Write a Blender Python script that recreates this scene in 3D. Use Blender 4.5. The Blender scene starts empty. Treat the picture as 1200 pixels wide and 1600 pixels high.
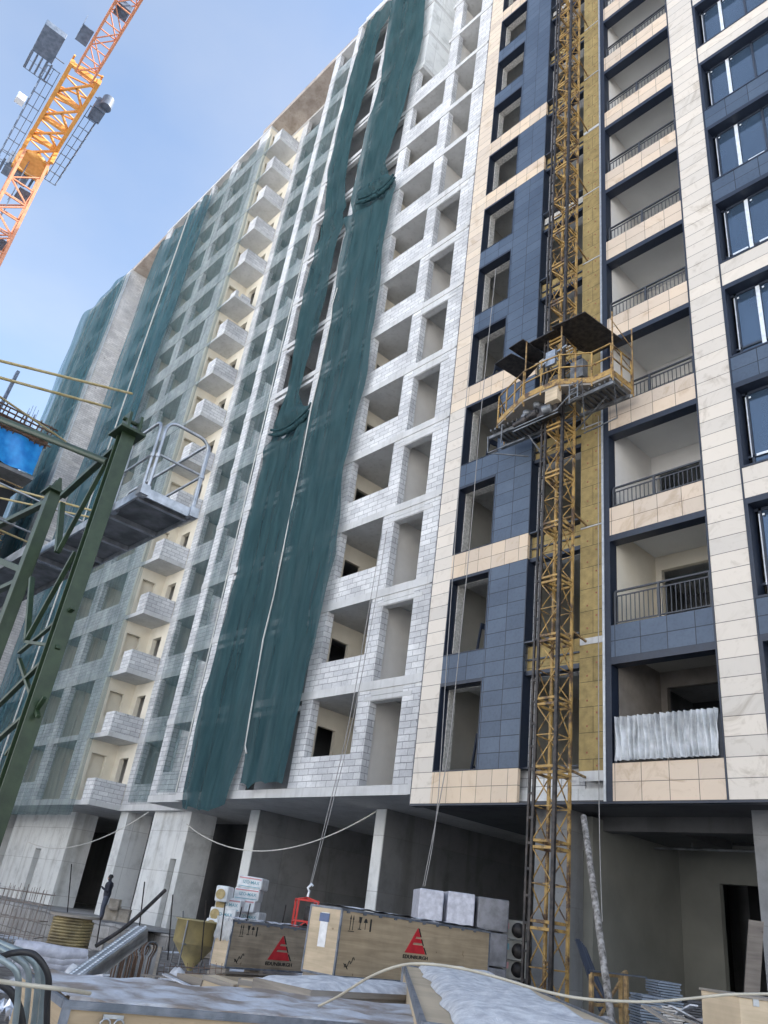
import bpy, math, random
from mathutils import Vector, Matrix, noise
random.seed(7)
SC = bpy.context.scene
COL = SC.collection
R_ = math.radians

# ------------------------------------------------------------------ camera
FPX = 1214.4
ya, pa, ra = R_(50.01), R_(27.83), R_(8.11)
CAMP = Vector((0, 0, 1.6))
FW = Vector((-math.sin(ya)*math.cos(pa), math.cos(ya)*math.cos(pa), math.sin(pa)))
r0 = Vector((math.cos(ya), math.sin(ya), 0)); u0 = r0.cross(FW)
RT = r0*math.cos(ra) + u0*math.sin(ra)
UP = -r0*math.sin(ra) + u0*math.cos(ra)
cd = bpy.data.cameras.new('camera'); cam = bpy.data.objects.new('camera', cd); COL.objects.link(cam)
cd.sensor_fit = 'VERTICAL'; cd.sensor_height = 32.0; cd.lens = FPX/1600*32.0
cd.clip_start = 0.1; cd.clip_end = 3000
cam.matrix_world = Matrix(((RT.x, UP.x, -FW.x, CAMP.x), (RT.y, UP.y, -FW.y, CAMP.y), (RT.z, UP.z, -FW.z, CAMP.z), (0, 0, 0, 1)))
SC.camera = cam

# ------------------------------------------------------------------ sky, sun, exposure
SUN_EL, SUN_AZ = R_(38), R_(38)          # azimuth measured from +Y towards +X
w = bpy.data.worlds.new('World'); SC.world = w; w.use_nodes = True
nt = w.node_tree
sky = nt.nodes.new('ShaderNodeTexSky'); sky.sky_type = 'NISHITA'; sky.sun_disc = False
sky.sun_elevation = SUN_EL; sky.sun_rotation = SUN_AZ
sky.air_density = 1.3; sky.dust_density = 2.5; sky.ozone_density = 1.0; sky.altitude = 900
bg = nt.nodes['Background']; bg.inputs[1].default_value = 0.12
hs1 = nt.nodes.new('ShaderNodeHueSaturation'); hs1.inputs['Saturation'].default_value = .92; hs1.inputs['Value'].default_value = 1.0
hs2 = nt.nodes.new('ShaderNodeHueSaturation'); hs2.inputs['Saturation'].default_value = .62; hs2.inputs['Value'].default_value = 1.02
wtc = nt.nodes.new('ShaderNodeTexCoord'); wmp = nt.nodes.new('ShaderNodeMapping'); wmp.inputs['Scale'].default_value = (1.6, 1.6, 3.2)
wn = nt.nodes.new('ShaderNodeTexNoise'); wn.inputs['Scale'].default_value = 1.3; wn.inputs['Detail'].default_value = 6; wn.inputs['Roughness'].default_value = .5
wr = nt.nodes.new('ShaderNodeValToRGB'); wr.color_ramp.elements[0].position = .38; wr.color_ramp.elements[1].position = .72
wm = nt.nodes.new('ShaderNodeMix'); wm.data_type = 'RGBA'
nt.links.new(wtc.outputs['Generated'], wmp.inputs[0]); nt.links.new(wmp.outputs[0], wn.inputs['Vector']); nt.links.new(wn.outputs[0], wr.inputs[0]); nt.links.new(wr.outputs[0], wm.inputs[0])
nt.links.new(sky.outputs[0], hs1.inputs['Color']); nt.links.new(sky.outputs[0], hs2.inputs['Color'])
nt.links.new(hs1.outputs[0], wm.inputs[6]); nt.links.new(hs2.outputs[0], wm.inputs[7]); nt.links.new(wm.outputs[2], bg.inputs[0])
sl = bpy.data.lights.new('sun', 'SUN'); sl.energy = 3.0; sl.angle = R_(0.5); sl.color = (1, .93, .83)
so = bpy.data.objects.new('sun', sl); COL.objects.link(so)
sd = Vector((math.sin(SUN_AZ)*math.cos(SUN_EL), math.cos(SUN_AZ)*math.cos(SUN_EL), math.sin(SUN_EL)))
so.rotation_euler = sd.to_track_quat('Z', 'Y').to_euler()
SC.view_settings.view_transform = 'Standard'; SC.view_settings.look = 'None'
SC.view_settings.exposure = 1.58; SC.view_settings.gamma = 1.0
SC.cycles.max_bounces = 7; SC.cycles.transparent_max_bounces = 12

# ------------------------------------------------------------------ pixel rays -> real points
def ray(x, y): return FW + RT*((x-600)/FPX) - UP*((y-800)/FPX)
def onY(x, y, Y): d = ray(x, y); return CAMP + d*(Y/d.y)
def onZ(x, y, z): d = ray(x, y); return CAMP + d*((z-1.6)/d.z)
def onX(x, y, X): d = ray(x, y); return CAMP + d*(X/d.x)
def at(x, y, dist): return CAMP + ray(x, y)*dist

# ------------------------------------------------------------------ mesh collector
class MB:
    def __init__(s): s.v = []; s.f = []; s.sm = []
    def add(s, vs, fs, smooth=False):
        b = len(s.v); s.v += [tuple(v) for v in vs]; s.f += [tuple(b+i for i in f) for f in fs]; s.sm += [smooth]*len(fs); return s
    def box(s, x0, x1, y0, y1, z0, z1):
        vs = [(x, y, z) for x in (x0, x1) for y in (y0, y1) for z in (z0, z1)]
        return s.add(vs, [(0, 1, 3, 2), (4, 6, 7, 5), (0, 4, 5, 1), (2, 3, 7, 6), (0, 2, 6, 4), (1, 5, 7, 3)])
    def hexa(s, b, t):                     # bottom quad, top quad (same winding)
        n = len(b); vs = list(b)+list(t)
        fs = [tuple(range(n))[::-1], tuple(range(n, 2*n))] + [(i, (i+1) % n, n+(i+1) % n, n+i) for i in range(n)]
        return s.add(vs, fs)
    def bar(s, a, b, w, h=None, up=(0, 0, 1)):   # square bar between two points
        h = h or w; a = Vector(a); b = Vector(b); d = (b-a).normalized(); u = Vector(up)
        if abs(d.dot(u)) > .98: u = Vector((0, 1, 0))
        sx = d.cross(u).normalized(); sy = sx.cross(d).normalized()
        q = [sx*w/2*i + sy*h/2*j for i, j in ((-1, -1), (1, -1), (1, 1), (-1, 1))]
        return s.hexa([a+k for k in q], [b+k for k in q])
    def tube(s, pts, r, n=8, closed=False):
        pts = [Vector(p) for p in pts]; rings = []; m = len(pts); prev = None
        for i, p in enumerate(pts):
            t = (pts[min(i+1, m-1)] - pts[max(i-1, 0)]).normalized()
            u = Vector((0, 0, 1)) if prev is None else prev
            if abs(t.dot(u)) > .95: u = Vector((1, 0, 0))
            a = t.cross(u).normalized(); b = t.cross(a).normalized(); prev = -b if prev is None else (a.cross(t)).normalized()
            rr = r[i] if isinstance(r, (list, tuple)) else r
            rings.append([p + a*rr*math.cos(2*math.pi*k/n) + b*rr*math.sin(2*math.pi*k/n) for k in range(n)])
        vs = [v for g in rings for v in g]
        fs = [(i*n+k, i*n+(k+1) % n, (i+1)*n+(k+1) % n, (i+1)*n+k) for i in range(m-1) for k in range(n)]
        s.add(vs, fs, True); s.add(rings[0], [tuple(range(n))[::-1]]); s.add(rings[-1], [tuple(range(n))]); return s
    def lathe(s, prof, n=24, c=(0, 0, 0)):
        vs = [(c[0]+r*math.cos(2*math.pi*k/n), c[1]+r*math.sin(2*math.pi*k/n), c[2]+z) for r, z in prof for k in range(n)]
        m = len(prof)
        fs = [(i*n+k, i*n+(k+1) % n, (i+1)*n+(k+1) % n, (i+1)*n+k) for i in range(m-1) for k in range(n)]
        s.add(vs, fs, True); s.add(vs[:n], [tuple(range(n))[::-1]]); s.add(vs[-n:], [tuple(range(n))]); return s
    def grid(s, P, smooth=True, thick=0):
        m, n = len(P), len(P[0]); vs = [p for row in P for p in row]
        return s.add(vs, [(i*n+j, i*n+j+1, (i+1)*n+j+1, (i+1)*n+j) for i in range(m-1) for j in range(n-1)], smooth)
    def xf(s, M): s.v = [tuple(M @ Vector(v)) for v in s.v]; return s

def obj(name, m, mat, parent=None, bev=0, world=True, solid=0):
    me = bpy.data.meshes.new(name); me.from_pydata([tuple(v) for v in m.v], [], m.f)
    me.polygons.foreach_set('use_smooth', m.sm); me.materials.append(mat); me.update()
    o = bpy.data.objects.new(name, me); COL.objects.link(o)
    if parent:
        o.parent = parent
        if world:
            L = Vector((0, 0, 0)); p = parent
            M = Matrix.Identity(4)
            if parent.get('_w'): M = Matrix.Translation(-Vector(parent['_w']))
            o.matrix_parent_inverse = M
        if world: o['_w'] = (0, 0, 0)
    if bev:
        b = o.modifiers.new('bevel', 'BEVEL'); b.width = bev; b.segments = 2; b.limit_method = 'ANGLE'
    if solid:
        b = o.modifiers.new('solid', 'SOLIDIFY'); b.thickness = solid
    return o
def tag(o, label, cat, group=None):
    o['label'] = label; o['category'] = cat
    if group: o['group'] = group
    return o
def empty(name, loc, label, cat, group=None, rz=0):
    o = bpy.data.objects.new(name, None); COL.objects.link(o); o.location = loc; o.rotation_euler.z = rz
    o.empty_display_size = .3; o['_w'] = tuple(loc); return tag(o, label, cat, group)
def struct(o): o['kind'] = 'structure'; return o

# ------------------------------------------------------------------ materials
MT = {}
def _nm(name):
    m = bpy.data.materials.new(name); m.use_nodes = True; t = m.node_tree
    return m, t, t.nodes['Principled BSDF']
def N(t, ty, **k):
    n = t.nodes.new(ty)
    for a, b in k.items(): setattr(n, a, b)
    return n
def noise_n(t, scale, detail=5, vec=None, rough=.55):
    n = N(t, 'ShaderNodeTexNoise'); n.inputs['Scale'].default_value = scale; n.inputs['Detail'].default_value = detail; n.inputs['Roughness'].default_value = rough
    if vec is None: vec = N(t, 'ShaderNodeTexCoord').outputs['Object']
    t.links.new(vec, n.inputs['Vector']); return n
def ramp(t, src, stops):
    r = N(t, 'ShaderNodeValToRGB'); e = r.color_ramp.elements
    while len(e) < len(stops): e.new(.5)
    for i, (p, c) in enumerate(stops): e[i].position = p; e[i].color = (*c, 1) if len(c) == 3 else c
    t.links.new(src, r.inputs[0]); return r
def mixc(t, f, a, b, mode='MIX'):
    m = N(t, 'ShaderNodeMix', data_type='RGBA', blend_type=mode)
    for s, v in ((0, f), (6, a), (7, b)):
        if hasattr(v, 'is_linked') or hasattr(v, 'links'): t.links.new(v, m.inputs[s])
        elif s == 0: m.inputs[0].default_value = v
        else: m.inputs[s].default_value = (*v, 1)
    return m.outputs[2]
def bump(t, p, src, st=.3, dist=.02):
    b = N(t, 'ShaderNodeBump'); b.inputs['Strength'].default_value = st; b.inputs['Distance'].default_value = dist
    t.links.new(src, b.inputs['Height']); t.links.new(b.outputs[0], p.inputs['Normal'])
def mat_noise(name, c1, c2, scale=3, rough=.8, bst=.2, metal=0, fine=40, spread=(.35, .65), streak=None):
    m, t, p = _nm(name)
    n = noise_n(t, scale); r = ramp(t, n.outputs[0], [(spread[0], c1), (spread[1], c2)])
    out = r.outputs[0]
    if streak:                          # rain streaks running down
        tc = N(t, 'ShaderNodeTexCoord'); mp = N(t, 'ShaderNodeMapping'); mp.inputs['Scale'].default_value = (6, 6, .25)
        t.links.new(tc.outputs['Object'], mp.inputs[0]); n2 = noise_n(t, 1.0, 4, mp.outputs[0])
        r2 = ramp(t, n2.outputs[0], [(.52, (1, 1, 1)), (.72, streak)])
        out = mixc(t, 1.0, out, r2.outputs[0], 'MULTIPLY')
    t.links.new(out, p.inputs['Base Color']); p.inputs['Roughness'].default_value = rough; p.inputs['Metallic'].default_value = metal
    if bst: f = noise_n(t, fine, 6); bump(t, p, f.outputs[0], bst, .01)
    MT[name] = m; return m
def wall_vec(t, ox=0, oz=0):
    tc = N(t, 'ShaderNodeTexCoord'); s = N(t, 'ShaderNodeSeparateXYZ'); t.links.new(tc.outputs['Object'], s.inputs[0])
    a = N(t, 'ShaderNodeMath', operation='ADD'); t.links.new(s.outputs[0], a.inputs[0]); t.links.new(s.outputs[1], a.inputs[1])
    a2 = N(t, 'ShaderNodeMath', operation='SUBTRACT'); t.links.new(a.outputs[0], a2.inputs[0]); a2.inputs[1].default_value = ox
    z = N(t, 'ShaderNodeMath', operation='SUBTRACT'); t.links.new(s.outputs[2], z.inputs[0]); z.inputs[1].default_value = oz
    c = N(t, 'ShaderNodeCombineXYZ'); t.links.new(a2.outputs[0], c.inputs[0]); t.links.new(z.outputs[0], c.inputs[1]); return c.outputs[0]
def mat_brick(name, c1, c2, mort, bw, bh, ms, ox=0, oz=0, off=.5, rough=.8, spec=.5, vein=None, bst=.5, dirt=None, wobble=0):
    m, t, p = _nm(name); v = wall_vec(t, ox, oz)
    if wobble:
        nn = noise_n(t, 3.0, 3, v); mv = N(t, 'ShaderNodeVectorMath', operation='MULTIPLY_ADD')
        t.links.new(nn.outputs['Color'], mv.inputs[0]); mv.inputs[1].default_value = (wobble,)*3; t.links.new(v, mv.inputs[2]); v2 = mv.outputs[0]
    else: v2 = v
    b = N(t, 'ShaderNodeTexBrick'); b.offset = off; b.squash = 1
    for k, x in (('Scale', 1), ('Mortar Size', ms), ('Mortar Smooth', .1), ('Bias', 0), ('Brick Width', bw), ('Row Height', bh)): b.inputs[k].default_value = x
    b.inputs['Color1'].default_value = (*c1, 1); b.inputs['Color2'].default_value = (*c2, 1); b.inputs['Mortar'].default_value = (*mort, 1)
    t.links.new(v2, b.inputs['Vector']); out = b.outputs['Color']
    if vein:
        n = noise_n(t, 1.1, 9, None, .68); n.inputs['Distortion'].default_value = 1.6
        r = ramp(t, n.outputs[0], [(.32, vein), (.46, (1, 1, 1)), (.56, (1, 1, 1)), (.72, tuple((1+q)/2 for q in vein))]); out = mixc(t, .85, out, r.outputs[0], 'MULTIPLY')
    if dirt:
        n = noise_n(t, .7, 8); r = ramp(t, n.outputs[0], [(.38, dirt), (.6, (1, 1, 1))]); out = mixc(t, .8, out, r.outputs[0], 'MULTIPLY')
        n = noise_n(t, 14, 4); r = ramp(t, n.outputs[0], [(.3, (.8, .8, .8)), (.55, (1, 1, 1))]); out = mixc(t, .7, out, r.outputs[0], 'MULTIPLY')
        if wobble:
            n = noise_n(t, 2.6, 3, v); r = ramp(t, n.outputs[0], [(.27, (.45, .45, .45)), (.31, (1, 1, 1))]); out = mixc(t, .75, out, r.outputs[0], 'MULTIPLY')
    t.links.new(out, p.inputs['Base Color']); p.inputs['Roughness'].default_value = rough; p.inputs['Specular IOR Level'].default_value = spec
    inv = N(t, 'ShaderNodeMath', operation='SUBTRACT'); inv.inputs[0].default_value = 1; t.links.new(b.outputs['Fac'], inv.inputs[1])
    bump(t, p, inv.outputs[0], bst, .012); MT[name] = m; return m
def mat_net(name, c, alpha, c2=None, tr=.5, fold=0.0):
    m, t, p = _nm(name); o = t.nodes['Material Output']
    d = N(t, 'ShaderNodeBsdfDiffuse'); tl = N(t, 'ShaderNodeBsdfTranslucent'); tp = N(t, 'ShaderNodeBsdfTransparent')
    tcv = N(t, 'ShaderNodeTexCoord'); mpv = N(t, 'ShaderNodeMapping'); mpv.inputs['Scale'].default_value = (3.5, 1.0, .5); mpv.inputs['Rotation'].default_value = (0, .12, 0); t.links.new(tcv.outputs['Object'], mpv.inputs[0])
    n = noise_n(t, 1.1, 9, mpv.outputs[0], .65); r = ramp(t, n.outputs[0], [(.32, c), (.68, c2 or c)])
    bm = N(t, 'ShaderNodeBump'); bm.inputs['Strength'].default_value = .9; bm.inputs['Distance'].default_value = .12; t.links.new(n.outputs[0], bm.inputs['Height']); t.links.new(bm.outputs[0], d.inputs['Normal'])
    t.links.new(r.outputs[0], d.inputs[0]); t.links.new(r.outputs[0], tl.inputs[0])
    m1 = N(t, 'ShaderNodeMixShader'); m1.inputs[0].default_value = tr; t.links.new(d.outputs[0], m1.inputs[1]); t.links.new(tl.outputs[0], m1.inputs[2])
    tc = N(t, 'ShaderNodeTexCoord'); mp = N(t, 'ShaderNodeMapping'); mp.inputs['Scale'].default_value = (2.2, 2.2, .12)
    t.links.new(tc.outputs['Object'], mp.inputs[0]); n2 = noise_n(t, 1.0, 5, mp.outputs[0])
    r2 = ramp(t, n2.outputs[0], [(.3, (alpha-.17,)*3), (.7, (min(1, alpha+.17),)*3)])
    m2 = N(t, 'ShaderNodeMixShader'); t.links.new(r2.outputs[0], m2.inputs[0]); t.links.new(tp.outputs[0], m2.inputs[1]); t.links.new(m1.outputs[0], m2.inputs[2])
    t.links.new(m2.outputs[0], o.inputs['Surface'])
    MT[name] = m; return m
def plain(name, c, rough=.5, metal=0, spec=.5, alpha=1):
    m, t, p = _nm(name); n = noise_n(t, 9, 5)
    r = ramp(t, n.outputs[0], [(.3, tuple(x*.82 for x in c)), (.7, tuple(min(1, x*1.1) for x in c))]); t.links.new(r.outputs[0], p.inputs['Base Color'])
    p.inputs['Roughness'].default_value = rough; p.inputs['Metallic'].default_value = metal; p.inputs['Specular IOR Level'].default_value = spec; p.inputs['Alpha'].default_value = alpha
    MT[name] = m; return m

BLOCK = mat_brick('aerated block', (.76, .76, .75), (.60, .605, .61), (.30, .30, .305), .50, .2, .010, oz=.2, dirt=(.66, .66, .67), bst=.7, wobble=.022, rough=.9)
CONC = mat_noise('slab concrete', (.50, .50, .49), (.60, .60, .59), 1.2, .9, .3, streak=(.84, .83, .82))
def mat_form(name, c1, c2, joint):
    m, t, p = _nm(name); v = wall_vec(t, .37, .9); b = N(t, 'ShaderNodeTexBrick'); b.offset = 0
    for k, x in (('Scale', 1), ('Mortar Size', .012), ('Mortar Smooth', .4), ('Brick Width', 2.4), ('Row Height', 1.6)): b.inputs[k].default_value = x
    b.inputs['Color1'].default_value = (*c1, 1); b.inputs['Color2'].default_value = (*c2, 1); b.inputs['Mortar'].default_value = (*joint, 1)
    t.links.new(v, b.inputs['Vector'])
    n = noise_n(t, 1.3, 9, None, .65); r = ramp(t, n.outputs[0], [(.3, (.74, .74, .73)), (.5, (1, 1, 1)), (.75, (1.08, 1.08, 1.06))]); o = mixc(t, 1, b.outputs['Color'], r.outputs[0], 'MULTIPLY')
    n3 = noise_n(t, 22, 4); r3 = ramp(t, n3.outputs[0], [(.27, (.62, .62, .6)), (.36, (1, 1, 1))]); o = mixc(t, .7, o, r3.outputs[0], 'MULTIPLY')
    tc = N(t, 'ShaderNodeTexCoord'); mp = N(t, 'ShaderNodeMapping'); mp.inputs['Scale'].default_value = (1.7, 1.7, .12); t.links.new(tc.outputs['Object'], mp.inputs[0])
    n2 = noise_n(t, 1, 5, mp.outputs[0]); r2 = ramp(t, n2.outputs[0], [(.55, (1, 1, 1)), (.72, (.74, .73, .71))]); o = mixc(t, 1, o, r2.outputs[0], 'MULTIPLY')
    t.links.new(o, p.inputs['Base Color']); p.inputs['Roughness'].default_value = .9; f = noise_n(t, 25, 6); bump(t, p, f.outputs[0], .3, .01); return m
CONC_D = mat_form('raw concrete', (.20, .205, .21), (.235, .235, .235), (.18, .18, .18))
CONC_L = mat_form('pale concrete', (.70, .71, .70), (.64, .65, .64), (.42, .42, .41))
CONC_SHADE = mat_form('shade-toned concrete', (.07, .07, .072), (.09, .09, .09), (.08, .08, .08))  # near-black concrete copy: shade of soffits and deep rooms put into the colour
PLAST = mat_noise('cream plaster', (.72, .66, .54), (.80, .74, .62), 1.2, .9, .1)
PLAST_W = mat_noise('pale plaster', (.74, .71, .66), (.82, .79, .74), 1.2, .9, .1)
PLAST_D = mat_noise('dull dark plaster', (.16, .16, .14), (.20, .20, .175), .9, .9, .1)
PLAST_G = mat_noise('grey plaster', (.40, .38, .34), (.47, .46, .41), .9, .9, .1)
CEIL = mat_noise('painted ceiling', (.68, .68, .66), (.76, .76, .74), .8, .9, .08)
STONE = mat_brick('cream stone', (.66, .53, .40), (.54, .45, .36), (.10, .08, .06), .6325, .40125, .007, ox=-9.58+15.6, oz=4.57, off=0, rough=.55, vein=(.74, .68, .60), bst=.3)
STONE2 = mat_brick('cream stone narrow tiles', (.68, .54, .39), (.55, .45, .35), (.12, .10, .08), .495, .40125, .007, ox=-15.0+15.6, oz=4.57, off=0, rough=.55, vein=(.78, .70, .6), bst=.3)
PIL_C = mat_brick('cream pilaster stone', (.68, .57, .44), (.56, .47, .38), (.12, .10, .08), 50, .40125, .008, ox=-25, oz=4.57, off=0, rough=.55, vein=(.80, .74, .66), bst=.3)
PIL_W = mat_brick('pale marble pilaster', (.68, .61, .52), (.56, .515, .455), (.12, .11, .10), 50, .40125, .008, ox=-25, oz=4.57, off=0, rough=.5, vein=(.70, .67, .63), bst=.3)
BLUE = mat_brick('slate blue porcelain', (.078, .110, .160), (.055, .082, .125), (.006, .009, .018), .66, .40125, .009, ox=-13.49+15.6, oz=4.57, off=0, rough=.5, spec=.5, bst=.4, dirt=(.78, .80, .84))
NAVY = plain('dark navy metal', (.018, .026, .045), .45, .0, .5)
NAVY2 = plain('graphite sill metal', (.035, .045, .065), .4, .0, .5)
RAILM = plain('railing paint', (.045, .05, .06), .5)
TRIM = plain('zinc trim', (.62, .66, .70), .35, .6)
FOIL = plain('protective tape', (.78, .82, .86), .3, .2)
WHITE = plain('white paint', (.8, .8, .8), .5)
FOAM = mat_noise('rough foam joint', (.36, .35, .32), (.62, .60, .56), 14, .9, .6)
def mat_wood(name, c1, c2, dk=.55):
    m, t, p = _nm(name); v = wall_vec(t); mp = N(t, 'ShaderNodeMapping'); mp.inputs['Scale'].default_value = (.6, 9, 1); t.links.new(v, mp.inputs[0])
    n = noise_n(t, 1.6, 8, mp.outputs[0], .6); n.inputs['Distortion'].default_value = .8; r = ramp(t, n.outputs[0], [(.3, c1), (.68, c2)])
    n2 = noise_n(t, 1.5, 7); r2 = ramp(t, n2.outputs[0], [(.36, (dk+.2,)*3), (.56, (1, 1, 1))]); o = mixc(t, .8, r.outputs[0], r2.outputs[0], 'MULTIPLY')
    n3 = noise_n(t, 7, 2); r3 = ramp(t, n3.outputs[0], [(.24, (.45, .38, .3)), (.29, (1, 1, 1))]); o = mixc(t, .8, o, r3.outputs[0], 'MULTIPLY')
    t.links.new(o, p.inputs['Base Color']); p.inputs['Roughness'].default_value = .75; bump(t, p, n.outputs[0], .15, .005); return m
LATH = mat_wood('plywood', (.34, .255, .16), (.50, .385, .25))
PLY_L = mat_wood('light plywood', (.50, .40, .27), (.66, .53, .37))
PLY_D = mat_wood('weathered plywood', (.20, .175, .15), (.36, .32, .27))
STEEL = mat_noise('galvanised steel', (.30, .32, .34), (.48, .50, .53), 8, .38, .1, .75)
STEEL_D = mat_noise('dirty sheet steel', (.10, .105, .11), (.24, .25, .26), 4, .5, .2, .5)
GREEN = mat_noise('green paint', (.014, .032, .013), (.030, .056, .024), 5, .45, .2, streak=(.72, .7, .66))
YEL = mat_noise('worn yellow paint', (.30, .185, .06), (.50, .33, .11), 6, .6, .25)
def mat_rustpaint(name, paint, paint2, rust, th=.5):
    m, t, p = _nm(name); n = noise_n(t, 5, 5); r = ramp(t, n.outputs[0], [(.3, paint), (.7, paint2)])
    n2 = noise_n(t, 3.2, 9, None, .7); r2 = ramp(t, n2.outputs[0], [(th-.04, (0, 0, 0)), (th+.06, (1, 1, 1))]); o = mixc(t, r2.outputs[0], r.outputs[0], rust)
    n3 = noise_n(t, 11, 4); r3 = ramp(t, n3.outputs[0], [(.66, (0, 0, 0)), (.70, (1, 1, 1))]); o = mixc(t, r3.outputs[0], o, (.42, .41, .39))
    t.links.new(o, p.inputs['Base Color']); p.inputs['Roughness'].default_value = .6; bump(t, p, n2.outputs[0], .3, .01); return m
YEL = mat_rustpaint('chipped yellow paint', (.28, .165, .05), (.50, .32, .10), (.085, .05, .03), .53)
YELD = mat_noise('rusty yellow paint', (.10, .06, .035), (.44, .29, .12), 9, .7, .3)
DARKST = mat_noise('oily dark steel', (.02, .02, .022), (.07, .06, .055), 8, .5, .2, .4)
ORANGE = mat_noise('orange crane paint', (.60, .27, .06), (.74, .37, .10), 3, .5, .1)
ORANGE2 = mat_noise('faded red lattice paint', (.55, .22, .12), (.66, .30, .17), 3, .5, .1)
CRGREY = mat_noise('crane grey steel', (.08, .11, .16), (.15, .19, .26), 3, .5, .1)
RED = mat_noise('red paint', (.55, .03, .02), (.70, .05, .04), 6, .45, .15)
BLUET = mat_noise('blue tarpaulin cloth', (.01, .20, .62), (.03, .34, .80), 1.5, .45, .4, fine=6)
SNOW = mat_noise('snow', (.42, .43, .46), (.68, .69, .70), 9, .8, 1.0, fine=45)
SNOWD = mat_noise('thin dirty snow', (.26, .25, .26), (.62, .64, .68), 4, .8, .6, fine=22, spread=(.38, .58))
EDGE = mat_noise('dull edge strip', (.12, .14, .17), (.24, .26, .30), 7, .5, .2, .4)
BLACK = plain('black ink', (.015, .015, .015), .8)
BLACKR = plain('black rubber', (.02, .02, .022), .55)
LOGO = plain('logo red', (.55, .02, .03), .6)
RUST = mat_noise('rusty formwork', (.06, .035, .022), (.17, .10, .065), 2, .85, .5)
SKIN = plain('skin', (.45, .28, .2), .6)
CLOTH = plain('dark work clothes', (.028, .030, .042), .85)
CREAMH = plain('cream plastic hose', (.50, .46, .37), .5)
ROPE = plain('pale rope', (.60, .59, .55), .8)
CABLE = plain('grey wire rope', (.30, .29, .28), .6)
MIN_D = mat_noise('mineral wool core', (.34, .26, .12), (.48, .38, .20), 9, .95, .5)
GREYSH = mat_brick('stacked grey sheets', (.18, .20, .23), (.25, .27, .30), (.03, .035, .04), 9, .035, .006, off=.3, rough=.6)
FILM = mat_noise('shrink film', (.42, .42, .47), (.62, .62, .68), 9, .3, .5, fine=14)
BARK = mat_noise('cement splashed steel pole', (.07, .06, .05), (.36, .34, .32), 14, .85, .4)

def mat_insul():
    m, t, p = _nm('mineral wool boards'); v = wall_vec(t, 0, 4.9)
    b = N(t, 'ShaderNodeTexBrick'); b.offset = .5
    for k, x in (('Scale', 1), ('Mortar Size', .007), ('Brick Width', 1.0), ('Row Height', .60)): b.inputs[k].default_value = x
    b.inputs['Color1'].default_value = (.37, .28, .125, 1); b.inputs['Color2'].default_value = (.30, .225, .10, 1); b.inputs['Mortar'].default_value = (.09, .075, .04, 1)
    t.links.new(v, b.inputs['Vector']); n = noise_n(t, 5, 8); r = ramp(t, n.outputs[0], [(.3, (.72, .72, .68)), (.65, (1.1, 1.08, 1))]); o = mixc(t, 1, b.outputs['Color'], r.outputs[0], 'MULTIPLY')
    t.links.new(o, p.inputs['Base Color']); p.inputs['Roughness'].default_value = .95
    f = noise_n(t, 30, 6); bump(t, p, f.outputs[0], .6, .01); return m
INSUL = mat_insul()
PLUG = plain('red fixing plug', (.28, .10, .05), .6)

def mat_glass(name, c=(.03, .05, .08)):
    m, t, p = _nm(name); n = noise_n(t, .5, 2)
    r = ramp(t, n.outputs[0], [(.3, c), (.7, tuple(x*1.3 for x in c))]); t.links.new(r.outputs[0], p.inputs['Base Color'])
    p.inputs['Roughness'].default_value = .04; p.inputs['IOR'].default_value = 2.4; p.inputs['Metallic'].default_value = .25
    return m
GLASS = mat_glass('reflective window glass', (.045, .075, .12))

def mat_plastic():
    m, t, p = _nm('crumpled plastic film'); n = noise_n(t, 2.2, 7)
    r = ramp(t, n.outputs[0], [(.4, (.45, .47, .48)), (.62, (.8, .83, .85))]); t.links.new(r.outputs[0], p.inputs['Base Color'])
    p.inputs['Roughness'].default_value = .18; p.inputs['Alpha'].default_value = .74; mp = N(t, 'ShaderNodeMapping'); mp.inputs['Scale'].default_value = (9, 3, 1.6); mp.inputs['Rotation'].default_value = (0, .2, 0); t.links.new(N(t, 'ShaderNodeTexCoord').outputs['Object'], mp.inputs[0]); f = noise_n(t, 1.2, 8, mp.outputs[0], .7); bump(t, p, f.outputs[0], .6, .03); return m
PLASTIC = mat_plastic()
NET_D = mat_net('dense green netting', (.040, .088, .100), .87, (.066, .130, .142), .3)
NET_M = mat_net('medium teal netting', (.075, .17, .205), .68, (.12, .24, .28), .5)
NET_S = mat_net('sheer green netting', (.11, .19, .20), .42, (.16, .26, .27), .5)

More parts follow.
